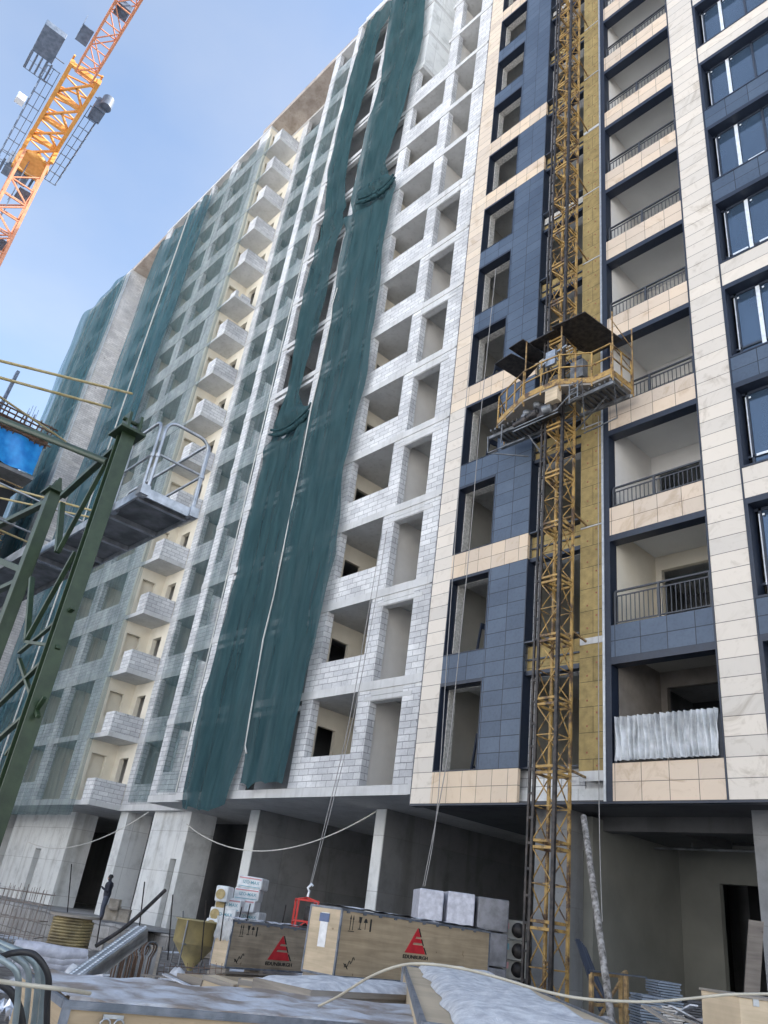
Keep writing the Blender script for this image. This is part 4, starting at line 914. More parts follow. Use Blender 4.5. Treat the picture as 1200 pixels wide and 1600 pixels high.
# rods passing behind
RG = 'thin scaffold poles at the left'
for (a, b, d0, d1, mt, r, lab) in [((-15, 560), (206, 615), 9, 11.5, 'Y', .019, 'uppermost pale yellow pole crossing the sky at the left'), ((-15, 586), (172, 637), 9, 11.5, 'Y', .019, 'second pale yellow pole from the top crossing in front of the left net'),
                           ((-15, 755), (145, 798), 14, 15, 'Y', .022, 'yellow pole behind the green tower beside the blue tarpaulin'), ((-15, 775), (140, 808), 14, 15, 'Y', .019, 'lower yellow pole just under another behind the green tower'),
                           ((-15, 748), (140, 820), 13, 14, 'S', .019, 'steel pole sloping behind the green tower posts'), ((-15, 805), (100, 855), 13, 14, 'S', .019, 'steel pole sloping above the grating at the left edge'),
                           ((-15, 610), (103, 690), 7, 9.5, 'Y', .012, 'thin yellow pole rising over the green strut pipe'), ((-15, 822), (50, 850), 13, 14, 'Y', .019, 'short yellow pole right above the grating')]:
    m = MB(); m.tube([at(*a, d0), at(*b, d1)], r, 8)
    tag(obj('scaffold_pole', m, {'Y': mat_noise('yellow pole', (.48, .36, .14), (.62, .52, .30), 5, .6, .1) if 'yellow pole' not in MT else MT['yellow pole'], 'S': STEEL}[mt]), lab, 'pole', RG)

# ================================================================== SITE CLUTTER
def oriented_crate(p0, pr, width, z0, z1):
    """p0 near corner, pr direction point of the long side; returns corners, frame matrix, length"""
    a = Vector((p0.x, p0.y, 0)); b = Vector((pr.x, pr.y, 0)); d = b-a; L = d.length; ang = math.atan2(d.y, d.x)
    return Matrix.Translation((a.x, a.y, z0)) @ Matrix.Rotation(ang, 4, 'Z'), L
def text_mesh(s, size, depth=.003, bold=0):
    c = bpy.data.curves.new('t', 'FONT'); c.body = s; c.size = size; c.extrude = depth; c.align_x = 'CENTER'; c.offset = bold; c.resolution_u = 3
    o = bpy.data.objects.new('t', c); COL.objects.link(o); dg = bpy.context.evaluated_depsgraph_get(); me = bpy.data.meshes.new_from_object(o.evaluated_get(dg))
    m = MB(); m.add([v.co for v in me.vertices], [tuple(p.vertices) for p in me.polygons]); bpy.data.objects.remove(o); bpy.data.curves.remove(c); return m
def plate(poly, y0=-.004, y1=.0):              # outline in x,z -> thin plate on face y=0
    return MB().hexa([(x, y0, z) for x, z in poly], [(x, y1, z) for x, z in poly])
def crate(label, p0, pr, wd, z0, z1, logo=True, mats=(LATH, PLY_L), snow=True, Lf=None, logo_at=None, scribble=True, sc=1.0):
    M, L = oriented_crate(p0, pr, wd, z0, z1); L = Lf or L; H = z1-z0
    r = empty('plywood_crate', tuple(M.translation), label, 'crate', 'plywood crates on the site')
    loc = lambda m: m.xf(M)
    m = MB(); m.box(0, L, 0, wd, .09, H-.02); obj('body', loc(m), mats[0], r)
    obj('end_panel', loc(MB().box(-.012, 0, 0, wd, .09, H-.02)), mats[1], r); obj('end_panel', loc(MB().box(L, L+.012, 0, wd, .09, H-.02)), mats[1], r)
    m = MB()
    for x in (-.02, L-.01):
        for y in (-.012, wd-.02): m.box(x, x+.03, y, y+.03, .09, H)
    m.box(-.02, L+.02, -.014, .02, H-.03, H+.004); m.box(-.02, .02, -.014, wd, H-.03, H+.004); m.box(-.02, L+.02, -.014, 0, .08, .11); m.box(-.014, 0, 0, wd, .08, .11)
    k = int(L/.4)
    for i in range(k): m.box(.1+i*.4, .17+i*.4, -.016, 0, H-.055, H-.031)
    obj('edge_strip', loc(m), EDGE, r)
    m = MB()
    for i in range(max(2, int(L/.9))): m.box(.02+i*.9, .12+i*.9, .0, wd, 0, .08)
    m.box(0, L, .02, .1, -.0, .03) ; obj('skid', loc(m), PLY_D, r)
    m = MB(); P = []
    for i in range(7):
        P.append([(L*j/40, wd*i/6, H+.006+max(0, .028+.03*noise.noise((j*.35, i*.8, z0)))) for j in range(41)])
    m.grid(P); m.box(0, L, 0, wd, H-.019, H+.005)
    if snow: obj('snow_cap', loc(m), SNOWD, r)
    if logo:
        lx, lz, s = logo_at or (L*.5, H*.42, .30*sc)
        m = MB()
        XS = 1.62; tri = lambda q: [(lx+x*s*XS, lz+z*s) for x, z in q]
        for q in ([(0, 1), (-.22, .56), (.10, .56), (.10, .60), (.20, .60)], [(-.25, .5), (-.42, .16), (.05, .16), (.05, .24), (.30, .24), (.22, .44), (-.02, .44), (-.02, .5)], [(-.46, .08), (-.5, 0), (.42, 0), (.34, .16), (.33, .08)]):
            mm = plate(tri(q), -.008, 0); m.add(mm.v, mm.f)
        mm = plate(tri([(-.5, 0), (0, 1), (.14, .66), (-.05, .66), (-.09, .58), (.17, .58), (.25, .42), (-.15, .42), (-.19, .33), (.28, .33), (.42, 0)]), -.009, 0)
        m = MB(); m.add(mm.v, mm.f); obj('logo', loc(m), LOGO, r)
        m = MB()
        for q in ([(.03, 1), (.07, 1), (.20, .66), (.16, .66)], [(.19, .58), (.23, .58), (.33, .33), (.30, .33)], [(.33, .26), (.37, .26), (.5, 0), (.46, 0)]):
            mm = plate(tri(q), -.009, 0); m.add(mm.v, mm.f)
        tm = text_mesh('EDUNBURGH', .20*s, .002, .0012); tm.xf(Matrix.Translation((lx, -.006, lz-.22*s)) @ Matrix.Rotation(R_(90), 4, 'X') @ Matrix.Diagonal((XS*.95, 1, 1, 1))); m.add(tm.v, tm.f)
        # handling marks: two arrows, glass, umbrella, crate hook
        gx, gzz, g = .22, H*.72, .17*sc
        for dx in (0, .3): 
            mm = plate([(gx+(dx-.03)*g, gzz), (gx+(dx+.03)*g, gzz), (gx+(dx+.03)*g, gzz+g*.8), (gx+(dx-.03)*g, gzz+g*.8)]); m.add(mm.v, mm.f)
            mm = plate([(gx+(dx-.09)*g, gzz+g*.7), (gx+(dx+.09)*g, gzz+g*.7), (gx+dx*g, gzz+g)]); m.add(mm.v, mm.f)
        mm = plate([(gx-.15*g, gzz-.1*g), (gx+.5*g, gzz-.1*g), (gx+.5*g, gzz-.05*g), (gx-.15*g, gzz-.05*g)]); m.add(mm.v, mm.f)
        for q in ([(.9, .1), (1.3, .1), (1.3, .16), (.9, .16)], [(1.07, .1), (1.13, .1), (1.13, .6), (1.07, .6)], [(.92, .95), (1.28, .95), (1.2, .55), (1.0, .55)], [(1.5, .6), (1.95, .6), (1.85, .82), (1.72, .9), (1.6, .82)], [(1.70, .15), (1.75, .15), (1.75, .6), (1.70, .6)], [(2.25, .05), (2.42, .05), (2.42, .9), (2.25, .9)]):
            mm = plate([(gx+x*g, gzz+z*g) for x, z in q]); m.add(mm.v, mm.f)
        obj('lettering', loc(m), BLACK, r)
        if scribble:
            m = MB(); sx, sz = .2, H*.22
            pts = [(sx+.02*i, -.005, sz+.012*i+.035*math.sin(i*1.5)) for i in range(12)]; m.tube(pts, .006, 5); m.tube([(sx-.02, -.005, sz+.05), (sx+.08, -.005, sz-.02)], .006, 5)
            obj('scribble', loc(m), BLACK, r)
    return r, M, L
ZB = .75
big, Mb, Lb = crate('large plywood crate with red triangle logo, closest to the stacked grey block pallets', onZ(520, 1537, ZB), onZ(760, 1552, ZB), .68, ZB, ZB+1.02, logo_at=(1.98, .515, .38), sc=1.25)
m = MB(); mm = MB().box(-.02, -.012, .26, .42, .45, .93); obj('shipping_note', mm.xf(Mb), WHITE, big)
m = MB().box(-.022, -.018, .24, .45, .80, .92); obj('note_header', m.xf(Mb), plain('blue print', (.12, .16, .28), .6), big)
zL = .5
lc, Ml, Ll = crate('smaller weathered crate with red triangle logo and crumpled film on its left end', onZ(350, 1521, zL), onZ(475, 1528, zL), .40, zL, zL+.86, logo_at=(1.42, .27, .42), sc=1.1, mats=(mat_wood('stained plywood', (.26, .21, .15), (.44, .36, .26), .4), PLY_L))
P = [[(-.03-.02*math.sin(j*2+i), -.01+.42*j/16, .52+.36*i/8+.02*math.sin(j*1.7)) for j in range(17)] for i in range(9)]
obj('film', MB().grid(P).xf(Ml), PLASTIC, lc)
# long crate in the near foreground, snow on top
na, nb = onZ(105, 1563, 1.0), onZ(570, 1600, 1.0); d_ = (nb-na).normalized(); nb = na + d_*3.4
M, L = oriented_crate(na, nb, 1.5, .1, 1.0)
fc = empty('plywood_crate', tuple(M.translation), 'long near crate across the bottom left with thin snow on its lid', 'crate', 'plywood crates on the site')
Mi = M; 
m = MB(); m.box(0, L, 0, 1.5, .0, .893); obj('body', m.xf(Mi), LATH, fc)
m = MB(); m.box(-.02, L, -.022, .012, .86, .902); m.box(-.022, .012, .013, 1.5, .86, .902); m.box(-.02, .03, -.02, 0, 0, .86); m.box(-.01, L, -.026, -.022, .868, .876); obj('edge_strip', m.xf(Mi), EDGE, fc)
m = MB(); P = []
for i in range(25):
    P.append([(L*j/60+.014, .0125+1.48*max(0, i-1)/23, (.895+max(0, .012+.03*noise.noise((j*.2, i*.35, 3)))) if i else .88) for j in range(61)])
m.grid(P); obj('snow_cap', m.xf(Mi), mat_noise('patchy snow on plywood', (.24, .20, .17), (.52, .54, .58), 2.6, .8, .6, fine=30, spread=(.40, .62)), fc)
m = MB()
for x in (.24, .32): m.tube([(x+.03*math.cos(t*.7), -.035, .80+.03*math.sin(t*.7)) for t in range(10)], .006, 6)
m.box(.22, .34, -.034, -.022, .83, .85); m.box(.5, .64, -.034, -.022, .72, .8); obj('latch', m.xf(Mi), STEEL, fc)
# snowy crate at the right foreground
zc = 1.15; q0, q1, q2, q3 = onZ(632, 1509, zc), onZ(656, 1582, zc), onZ(880, 1606, zc), onZ(803, 1533, zc)
q1 = q0 + (q1-q0)*1.1
sc_ = empty('plywood_crate', (q0.x, q0.y, .2), 'crate with thick ridged snow on its lid in the bottom centre right', 'crate', 'plywood crates on the site')
q2 = q3 + (q1-q0)
m = MB(); m.hexa([(q.x, q.y, .05) for q in (q0, q1, q2, q3)], [(q.x, q.y, zc) for q in (q0, q1, q2, q3)]); obj('body', m, PLY_L, sc_)
m = MB()
for a, b in ((q0, q1), (q1, q2), (q2, q3), (q3, q0)): m.bar((a.x, a.y, zc-.02), (b.x, b.y, zc-.02), .03, .07)
m.bar((q0.x, q0.y, 0.1), (q0.x, q0.y, zc), .05); obj('edge_strip', m, EDGE, sc_)
P = []
for i in range(71):
    t = i/70; a = q0.lerp(q1, t); b = q3.lerp(q2, t); row = []
    for j in range(41):
        s = j/40; p = a.lerp(b, .13+.68*s + .05*noise.noise((t*8, 0, 2)))
        ed = min(1, min(s, 1-s)*7)
        hgt = (.05 + .045*abs(math.sin(t*19 + 1.3*noise.noise((s*2, t*3, 1)))) + .02*noise.noise((s*9, t*30, 0)))*math.sqrt(max(0, ed))
        row.append((p.x, p.y, zc+.004+max(0, hgt if 0 < i < 70 else 0)))
    P.append(row)
obj('snow_cap', MB().grid(P), SNOW, sc_)
# low snowy crates and small boxes between
def small(name, label, cat, p, sx, sy, sz, rz, mat, group=None, snow=0, tilt=0, bev=.01):
    r = empty(name, tuple(p), label, cat, group)
    M = Matrix.Translation(p) @ Matrix.Rotation(rz, 4, 'Z') @ Matrix.Rotation(tilt, 4, 'Y')
    m = MB().box(-sx/2, sx/2, -sy/2, sy/2, 0, sz); obj('body', m.xf(M), mat, r, bev=bev)
    if snow:
        P = [[(-sx/2+sx*j/24, -sy/2+sy*i/10, sz+.003+snow*math.sqrt(max(0, min(1, 5*min(j/24, 1-j/24, i/10, 1-i/10))))*(1+.35*noise.noise((j*.3, i*.4, p.x)))) for j in range(25)] for i in range(11)]
        obj('snow_cap', MB().grid(P).xf(M), SNOW, r)
    m = MB().box(-sx/2-.012, -sx/2, -sy/2-.012, sy/2+.012, 0, sz+.002).box(-sx/2, sx/2, -sy/2-.012, -sy/2, sz-.05, sz+.002).box(-sx/2, sx/2, -sy/2-.012, -sy/2, 0, .05).box(sx/2-.05, sx/2, -sy/2-.013, -sy/2, .05, sz-.05)
    obj('batten', m.xf(M), PLY_D, r); return r
ab = math.atan2(Mb[1][0], Mb[0][0])
small('low_crate', 'low crate with a smooth pillow of snow just under the large logo crate', 'crate', at(570, 1575, 8.4)-Vector((0, 0, .12)), 2.6, .8, .30, ab-.0, PLY_D, 'plywood crates on the site', .07)
small('low_crate', 'lower snow covered crate left of the ridged snow crate', 'crate', at(515, 1590, 6.9)-Vector((0, 0, .35)), 1.7, .7, .35, ab+.1, PLY_D, 'plywood crates on the site', .06)
small('low_crate', 'plain plywood box under the smaller logo crate', 'crate', at(420, 1560, 10.5)-Vector((0, 0, .30)), 2.4, 1.0, .48, ab, LATH, 'plywood crates on the site')
small('small_box', 'small tilted pale plywood box under the left end of the smaller logo crate', 'box', at(345, 1545, 9.2)-Vector((0, 0, .12)), .40, .3, .22, .55, PLY_L, 'small plywood boxes', tilt=.12)
small('small_box', 'small pale box with white film standing right of the tilted one', 'box', at(400, 1552, 9.0)-Vector((0, 0, .12)), .42, .28, .24, .9, PLY_L, 'small plywood boxes')
small('support_box', 'dark wooden support box directly below the large logo crate', 'box', Mb @ Vector((2.0, .34, -.62)), 4.0, .66, .60, ab, PLY_D)
small('support_box', 'dark wooden support under the rear of the smaller logo crate', 'box', Ml @ Vector((1.4, .3, -.42)), 2.4, .5, .40, ab, PLY_D)
# plywood crate at the bottom right corner
cc = at(1155, 1558, 5.2); RCM = Matrix.Translation((cc.x, cc.y, .2)) @ Matrix.Rotation(ya, 4, 'Z')
rc = empty('plywood_crate', (cc.x, cc.y, .2), 'plain yellowish plywood crate cut off by the bottom right corner', 'crate', 'plywood crates on the site')
obj('body', MB().box(0, .8, 0, .6, 0, cc.z-.2).xf(RCM), PLY_L, rc, bev=.004); obj('bracket', MB().box(.09, .13, -.006, .03, cc.z-.24, cc.z-.195).xf(RCM), STEEL, rc); obj('lid', MB().box(-.01, .81, -.01, .61, cc.z-.199, cc.z-.185).xf(RCM), PLY_D, rc)

# pallets of wrapped blocks
for i, (px, lab, mt, w_, h_) in enumerate([((660, 1500), 'left stack of film wrapped blocks behind the large crate', FILM, .72, 1.2), ((707, 1506), 'middle stack of film wrapped blocks behind the large crate', FILM, .80, 1.2), ((758, 1512), 'right dark grey wrapped stack beside the air conditioner units', mat_noise('grey film', (.12, .12, .13), (.22, .22, .24), 5, .4, .4, fine=10), .92, 1.2)]):
    dist = 16.6; p = at(px[0], px[1], dist); p.z = gz(0, 16)
    ztop = at((675, 722, 772)[i], (1388, 1393, 1402)[i], dist).z
    r = empty('block_pallet', tuple(p), lab, 'pallet', 'wrapped block pallets')
    M = Matrix.Translation(p) @ Matrix.Rotation(ya+.05, 4, 'Z'); H = ztop-p.z
    m = MB(); k = 3
    for t in range(k): 
        z0_ = .14+(H-.14)*t/k; m.box(-w_*.37, w_*.37, -.5, .5, z0_+.012, .14+(H-.14)*(t+1)/k-.012)
    obj('wrapped_blocks', m.xf(M), mt, r, bev=.03)
    m = MB(); 
    for y in (-.45, 0, .4): m.box(-w_*.37, w_*.37, y, y+.08, 0, .1)
    m.box(-w_*.38, w_*.38, -.5, .5, .1, .13); obj('pallet_base', m.xf(M), PLY_D, r)

# insulation packs
def mat_pack(): return mat_noise('printed white pack film', (.55, .57, .58), (.74, .76, .77), 7, .4, .3, fine=18)
PACK = mat_pack(); TEAL = plain('teal print', (.14, .33, .40), .5); PINK = plain('red print', (.55, .25, .26), .5)
pk = [(395, 1380, 'topmost insulation pack of the stack by the second pier'), (388, 1398, 'insulation pack under the topmost one of the stack'), (382, 1415, 'third insulation pack down, pink stripe on its film'), (390, 1433, 'lower right insulation pack with teal lettering'), (384, 1449, 'lowest right insulation pack resting behind the smaller logo crate'),
      (360, 1414, 'insulation pack with teal lettering left of the stack centre'), (352, 1429, 'insulation pack with bare brown wool end, second from left'), (345, 1446, 'lowest left insulation pack with bare wool end'), (350, 1397, 'small tilted insulation pack on the left shoulder of the stack'), (337, 1466, 'white insulation pack at the foot of the stack, leaning left')]
for i, (x, y, lab) in enumerate(pk):
    dd = 19.5-.02*(400-x); p = at(x, y, dd)
    r = empty('insulation_pack', tuple(p), lab, 'insulation pack', 'insulation packs stacked by the pier')
    M = Matrix.Translation(p) @ Matrix.Rotation(ya-.12+random.uniform(-.06, .06), 4, 'Z') @ Matrix.Rotation(random.uniform(-.04, .04), 4, 'Y')
    w_ = .62 if i != 8 else .3; h_ = .27 if i != 8 else .34
    obj('pack', MB().box(-w_/2, w_/2, -.3, .45, -h_/2, h_/2).xf(M), PACK, r, bev=.035)
    m = MB(); tm = text_mesh('IZO-MAX', .10, .002, .001); tm.xf(Matrix.Translation((.03, -.306, -.03)) @ Matrix.Rotation(R_(90), 4, 'X')); m.add(tm.v, tm.f); m.box(-w_/2+.04, w_/2-.04, -.305, -.3, -.10, -.085)
    if i not in (2, 8): obj('printed_name', m.xf(M), TEAL, r)
    m = MB(); m.box(-w_/2+.03, w_/2-.03, -.304, -.3, .075, .105)
    if i in (1, 2, 5, 0): obj('stripe', m.xf(M), PINK, r)
    if i in (6, 7, 8, 5, 9): m = MB(); m.lathe([(.11, 0), (.11, .02)], 16, (0, 0, 0)); m.xf(Matrix.Translation((-w_/2+.13, -.31, -.01)) @ Matrix.Rotation(R_(90), 4, 'X')); obj('wool_end', m.xf(M), MIN_D, r)
p = at(372, 1475, 20); p.z = gz(0, 15); small('pallet_stack', 'stack of dark pallets carrying the insulation packs', 'pallets', p, 2.2, .8, max(.2, at(372, 1460, 19.6).z-p.z), ya, PLY_D)

# red steel lifting cage
def P3(x, y, d=18.6): return at(x, y, d)
a = P3(472, 1458); zc0 = a.z; zc1 = P3(478, 1404).z
r = empty('lifting_cage', (a.x, a.y, zc0), 'bright red steel lifting cage standing on the crate beside the rope', 'cage')
M = Matrix.Translation((a.x, a.y, zc0)) @ Matrix.Rotation(ya+.2, 4, 'Z'); H = zc1-zc0
m = MB()
for x in (-.24, .24):
    for y in (-.22, .22): m.bar((x, y, -.7), (x, y, H-.03), .045)
for z in (.05, .25, H-.03):
    for s in (-1, 1): m.bar((-.24, s*.22, z), (.24, s*.22, z), .04); m.bar((s*.24, -.22, z), (s*.24, .22, z), .04)
for s in (-1, 1): m.bar((s*.24, -.22, H-.03), (0, 0, H+.03), .03); m.bar((s*.24, .22, H-.03), (0, 0, H+.03), .03)
m.bar((-.24, -.22, .05), (0, -.22, .25), .025); m.bar((.24, -.22, .05), (0, -.22, .25), .025)
obj('frame', m.xf(M), RED, r)
obj('motor', MB().lathe([(.04, 0), (.10, .03), (.10, .42), (.05, .46)], 14, (.08, 0, .12)).xf(M), DARKST, r)
obj('hook', MB().tube([(0, 0, H+.05), (0.02, 0, H+.18), (-.03, 0, H+.24), (.05, 0, H+.34), (.09, 0, H+.30)], .03, 8).xf(M), FOIL, r)
# concrete hopper
hp = at(292, 1532, 15.0); hp.z = .3
S = 1.0; c0 = at(291, 1447, 15.0)
r = empty('concrete_hopper', (hp.x, hp.y, .3), 'yellow cone bottomed concrete hopper on thin legs', 'hopper')
zt_ = c0.z+.10; zr_ = at(291, 1475, 15).z; zn_ = at(280, 1515, 15).z; rad = .43
m = MB(); m.lathe([(.05, zn_), (.07, zn_+.05), (rad*.94, zr_), (rad, zr_+.02), (rad, zt_), (rad+.03, zt_), (rad+.03, zt_+.02), (rad-.02, zt_+.02)], 28, (hp.x, hp.y, 0))
obj('bowl', m, mat_noise('dirty yellow paint', (.26, .215, .11), (.42, .34, .15), 3, .7, .2), r)
m = MB()
for k in range(4):
    t = k*1.57+.5; x, y = hp.x+rad*1.02*math.cos(t), hp.y+rad*1.02*math.sin(t); m.tube([(x, y, .25), (x, y, zt_)], .018, 6)
    t2 = t+1.57; x2, y2 = hp.x+rad*1.02*math.cos(t2), hp.y+rad*1.02*math.sin(t2); m.tube([(x, y, .45), (x2, y2, .45)], .014, 6); m.tube([(x, y, zr_), (x2, y2, zr_)], .014, 6)
m.tube([(hp.x-.3, hp.y-.2, zt_+.02), (hp.x-.33, hp.y-.22, zt_+.14)], .02, 6); obj('leg_frame', m, STEEL_D, r)
# cable drum
dp = at(104, 1480, 16.0); dp.z = .2
zt_ = at(108, 1428, 16.0).z
r = empty('cable_drum', (dp.x, dp.y, .2), 'upright wooden cable drum wound with thick yellow brown hose', 'cable drum')
m = MB(); m.lathe([(.50, zt_-.05), (.50, zt_)], 30, (dp.x, dp.y, 0)); m.lathe([(.46, .18), (.46, .23)], 30, (dp.x, dp.y, 0)); obj('flange', m, PLY_D, r)
m = MB(); k = 0; z = .27
while z < zt_-.09:
    pts = [(dp.x+.40*math.cos(t*.35), dp.y+.40*math.sin(t*.35), z+.0028*t) for t in range(19)]; m.tube(pts, .028, 8); z += .055
m.lathe([(.37, .24), (.37, zt_-.05)], 20, (dp.x, dp.y, 0))
obj('winding', m, mat_noise('coiled hose', (.13, .10, .05), (.34, .27, .13), 3, .5, .2), r)
# perforated cable trays
a = at(105, 1533, 6.8); b = at(222, 1449, 7.9)
r = empty('cable_tray', tuple(a), 'bundle of perforated galvanised cable trays tilted up to the right', 'cable tray')
d = (b-a).normalized(); sx = d.cross(Vector((0, 0, 1))).normalized(); sy = sx.cross(d)
for k in range(4):
    m = MB(); o_ = sy*(-.022*k); L = (b-a).length
    m.hexa([a+o_+sx*.07, b+o_+sx*.07, b+o_-sx*.07, a+o_-sx*.07], [a+o_+sx*.07+sy*.008, b+o_+sx*.07+sy*.008, b+o_-sx*.07+sy*.008, a+o_-sx*.07+sy*.008])
    m.hexa([a+o_+sx*.07, b+o_+sx*.07, b+o_+sx*.066, a+o_+sx*.066], [a+o_+sx*.07-sy*.06, b+o_+sx*.07-sy*.06, b+o_+sx*.066-sy*.06, a+o_+sx*.066-sy*.06])
    m.hexa([a+o_-sx*.07, b+o_-sx*.07, b+o_-sx*.066, a+o_-sx*.066], [a+o_-sx*.07-sy*.06, b+o_-sx*.07-sy*.06, b+o_-sx*.066-sy*.06, a+o_-sx*.066-sy*.06])
    obj('tray', m, STEEL, r)
m = MB(); n_ = 30
for i in range(n_):
    p = a.lerp(b, (i+.5)/n_) + sy*.0125
    for s in (-.035, .035): q = p+sx*s + d*(.02 if s > 0 else 0); m.hexa([q-d*.012-sx*.011, q+d*.012-sx*.011, q+d*.012+sx*.011, q-d*.012+sx*.011], [q-d*.012-sx*.011+sy*.002, q+d*.012-sx*.011+sy*.002, q+d*.012+sx*.011+sy*.002, q-d*.012+sx*.011+sy*.002])
obj('slot', m, FOIL, r)['kind'] = 'stuff'
# leaning bar
hang([at(150, 1478, 10.5), at(200, 1445, 11), at(258, 1391, 11.8)], .028, DARKST, 'dark steel bar leaning up to the slotted concrete pier', 'bar', 'steel_bar')
# coil bundle of bent bars hung over
cb = at(213, 1500, 11.3); r = empty('bar_bundle', tuple(cb), 'bundle of bent brown bars hooped beside the hopper', 'bars')
for k in range(16):
    m = MB(); x = -.24+.03*k+random.uniform(-.01, .01); R0 = .20+random.uniform(-.03, .03)
    pts = [Vector((x+.18*math.sin(t*.5)*.3, -.15+R0*math.cos(t*.262), .05+R0*math.sin(t*.262))) for t in range(0, 13)]
    pts = [Vector((pts[0].x, pts[0].y, -.45))]+pts+[Vector((pts[-1].x, pts[-1].y, -.4))]
    M = Matrix.Translation(cb) @ Matrix.Rotation(ya, 4, 'Z'); m.tube([M @ p for p in pts], .011, 6); obj('bar', m, RUST if k % 3 else STEEL_D, r)
cs = at(196, 1530, 12.6); small('concrete_slab', 'grey concrete panel standing behind the cable trays', 'panel', Vector((cs.x, cs.y, .05)), .95, .12, .80, ya, CONC_D)
# wrapped long bundle + foil
wb = at(78, 1500, 9.2); 
m = MB()
for k in range(4):
    pts = [at(22, 1478+k*9, 9.0)+Vector((0, 0, .01*math.sin(k))), at(60, 1484+k*9, 9.1), at(100, 1489+k*9, 9.2)-Vector((0, 0, .01)), at(133, 1491+k*9, 9.4)]
    m.tube(pts, [.07, .085, .08, .06], 10)
tag(obj('wrapped_bundle', m, FILM), 'long film wrapped bundle lying in front of the cable drum', 'bundle')
P = []
fo = at(88, 1545, 6.0)
for i in range(26):
    row = []
    for j in range(26):
        u_, v_ = i/25-.5, j/25-.5; hgt = .22*math.exp(-(u_*u_+v_*v_)*7) + .07*noise.noise((i*.5, j*.5, 2)) + .03*noise.noise((i*1.3, j*1.3, 7))
        row.append((fo.x+u_*.7, fo.y+v_*.8, fo.z-.18+hgt))
    P.append(row)
tag(obj('foil_sheet', MB().grid(P, smooth=False), mat_noise('crumpled foil', (.45, .46, .48), (.8, .82, .85), 6, .22, .5, .7, fine=9)), 'crumpled silver foil lying behind the near crate at the left', 'foil')
# galvanised bent pipes at the bottom left
r = empty('bent_pipes', tuple(at(30, 1560, 4.0)), 'nest of thick galvanised pipes bent over at the bottom left edge', 'pipes')
GG = mat_noise('green grey galvanised', (.17, .21, .22), (.28, .33, .34), 5, .4, .1, .4)
for k, (cx_, cy_, d) in enumerate([(68, 1503, 3.9), (58, 1500, 3.7), (44, 1503, 3.45), (28, 1510, 3.15)]):
    pts = [at(-30, cy_-38, d+.1), at(cx_-34, cy_-16, d), at(cx_-15, cy_-4, d), at(cx_-6, cy_+3, d), at(cx_-1, cy_+12, d), at(cx_+1, cy_+25, d), at(cx_-1, cy_+60, d), at(cx_-9, cy_+130, d)]
    m = MB(); m.tube(smooth(pts), .0040*d, 10); obj('pipe', m, GG, r)
hang([at(-10, 1500, 3.3), at(20, 1489, 3.4), at(50, 1490, 3.4), at(68, 1508, 3.4), at(76, 1530, 3.4), at(74, 1560, 3.4), at(73, 1605, 3.4)], .014, BLACKR, 'thick black rubber hose looped over the bent pipes', 'hose', 'rubber_hose')
hang([at(-10, 1530, 3.2), at(15, 1548, 3.2), at(30, 1575, 3.2), at(36, 1610, 3.2)], .015, BLACKR, 'second black hose curving down in front of the bent pipes', 'hose', 'rubber_hose')
hang([at(-10, 1532, 3.0), at(40, 1539, 3.1), at(100, 1546, 3.2), at(140, 1552, 3.5)], .009, CREAMH, 'thin grey cable lying from the left edge to the near crate', 'cable')
# white hose arc
hang([at(x, y, d) for x, y, d in [(498, 1572, 4.6), (530, 1556, 4.5), (575, 1528, 4.3), (620, 1510, 4.2), (660, 1506, 4.1), (720, 1513, 4.1), (780, 1528, 4.1), (840, 1546, 4.1), (900, 1559, 4.1), (960, 1564, 4.2), (1020, 1565, 4.3), (1080, 1560, 4.4), (1140, 1554, 4.4), (1210, 1553, 4.4)]], .0075, CREAMH, 'long cream plastic pipe arching across the bottom right of the view', 'pipe', 'plastic_pipe')
# rebar cage, far left
cg = at(12, 1470, 16); cg.z = .3; r = empty('rebar_cage', tuple(cg), 'rusty welded rebar cage at the left edge below the slotted wall', 'rebar cage')
M = Matrix.Translation(cg) @ Matrix.Rotation(ya, 4, 'Z')
m = MB()
for i in range(13):
    for y in (-.3, .3): m.bar((-.6+i*.1, y, 0), (-.6+i*.1+random.uniform(-.03, .03), y, 1.05+random.uniform(-.05, .1)), .010)
for z in (.2, .5, .8, 1.0):
    for y in (-.3, .3): m.bar((-.6, y, z), (.6, y, z), .014)
    for x in (-.6, .6): m.bar((x, -.3, z), (x, .3, z), .014)
obj('bars', m.xf(M), mat_noise('grey rust', (.14, .11, .09), (.26, .23, .21), 6, .8, .2), r)
# vertical rebars scattered
RB = 'starter bars sticking out of the ground'
for i, (x, y0_, y1_, d, lab) in enumerate([(226, 1378, 1446, 12, 'vertical rebar before the slotted pier'), (158, 1432, 1480, 12, 'short rebar by the person'), (270, 1398, 1500, 11, 'tall rebar crossing the hopper'), (322, 1408, 1500, 11, 'rebar right of the hopper'), (352, 1410, 1470, 14, 'rebar before the insulation packs at left'), (378, 1417, 1452, 15, 'rebar before the middle of the insulation stack'), (391, 1412, 1450, 15, 'rebar before the right end of the insulation stack'), (447, 1414, 1455, 17, 'thin rebar between the pier and the red cage'), (112, 1350, 1440, 22, 'leaning rod in the dark bay left of the person')]):
    m = MB(); m.tube([at(x-8, y1_, d), at(x, y0_, d)], .003+.0006*d, 6); tag(obj('rebar', m, DARKST), lab, 'rebar', RB)
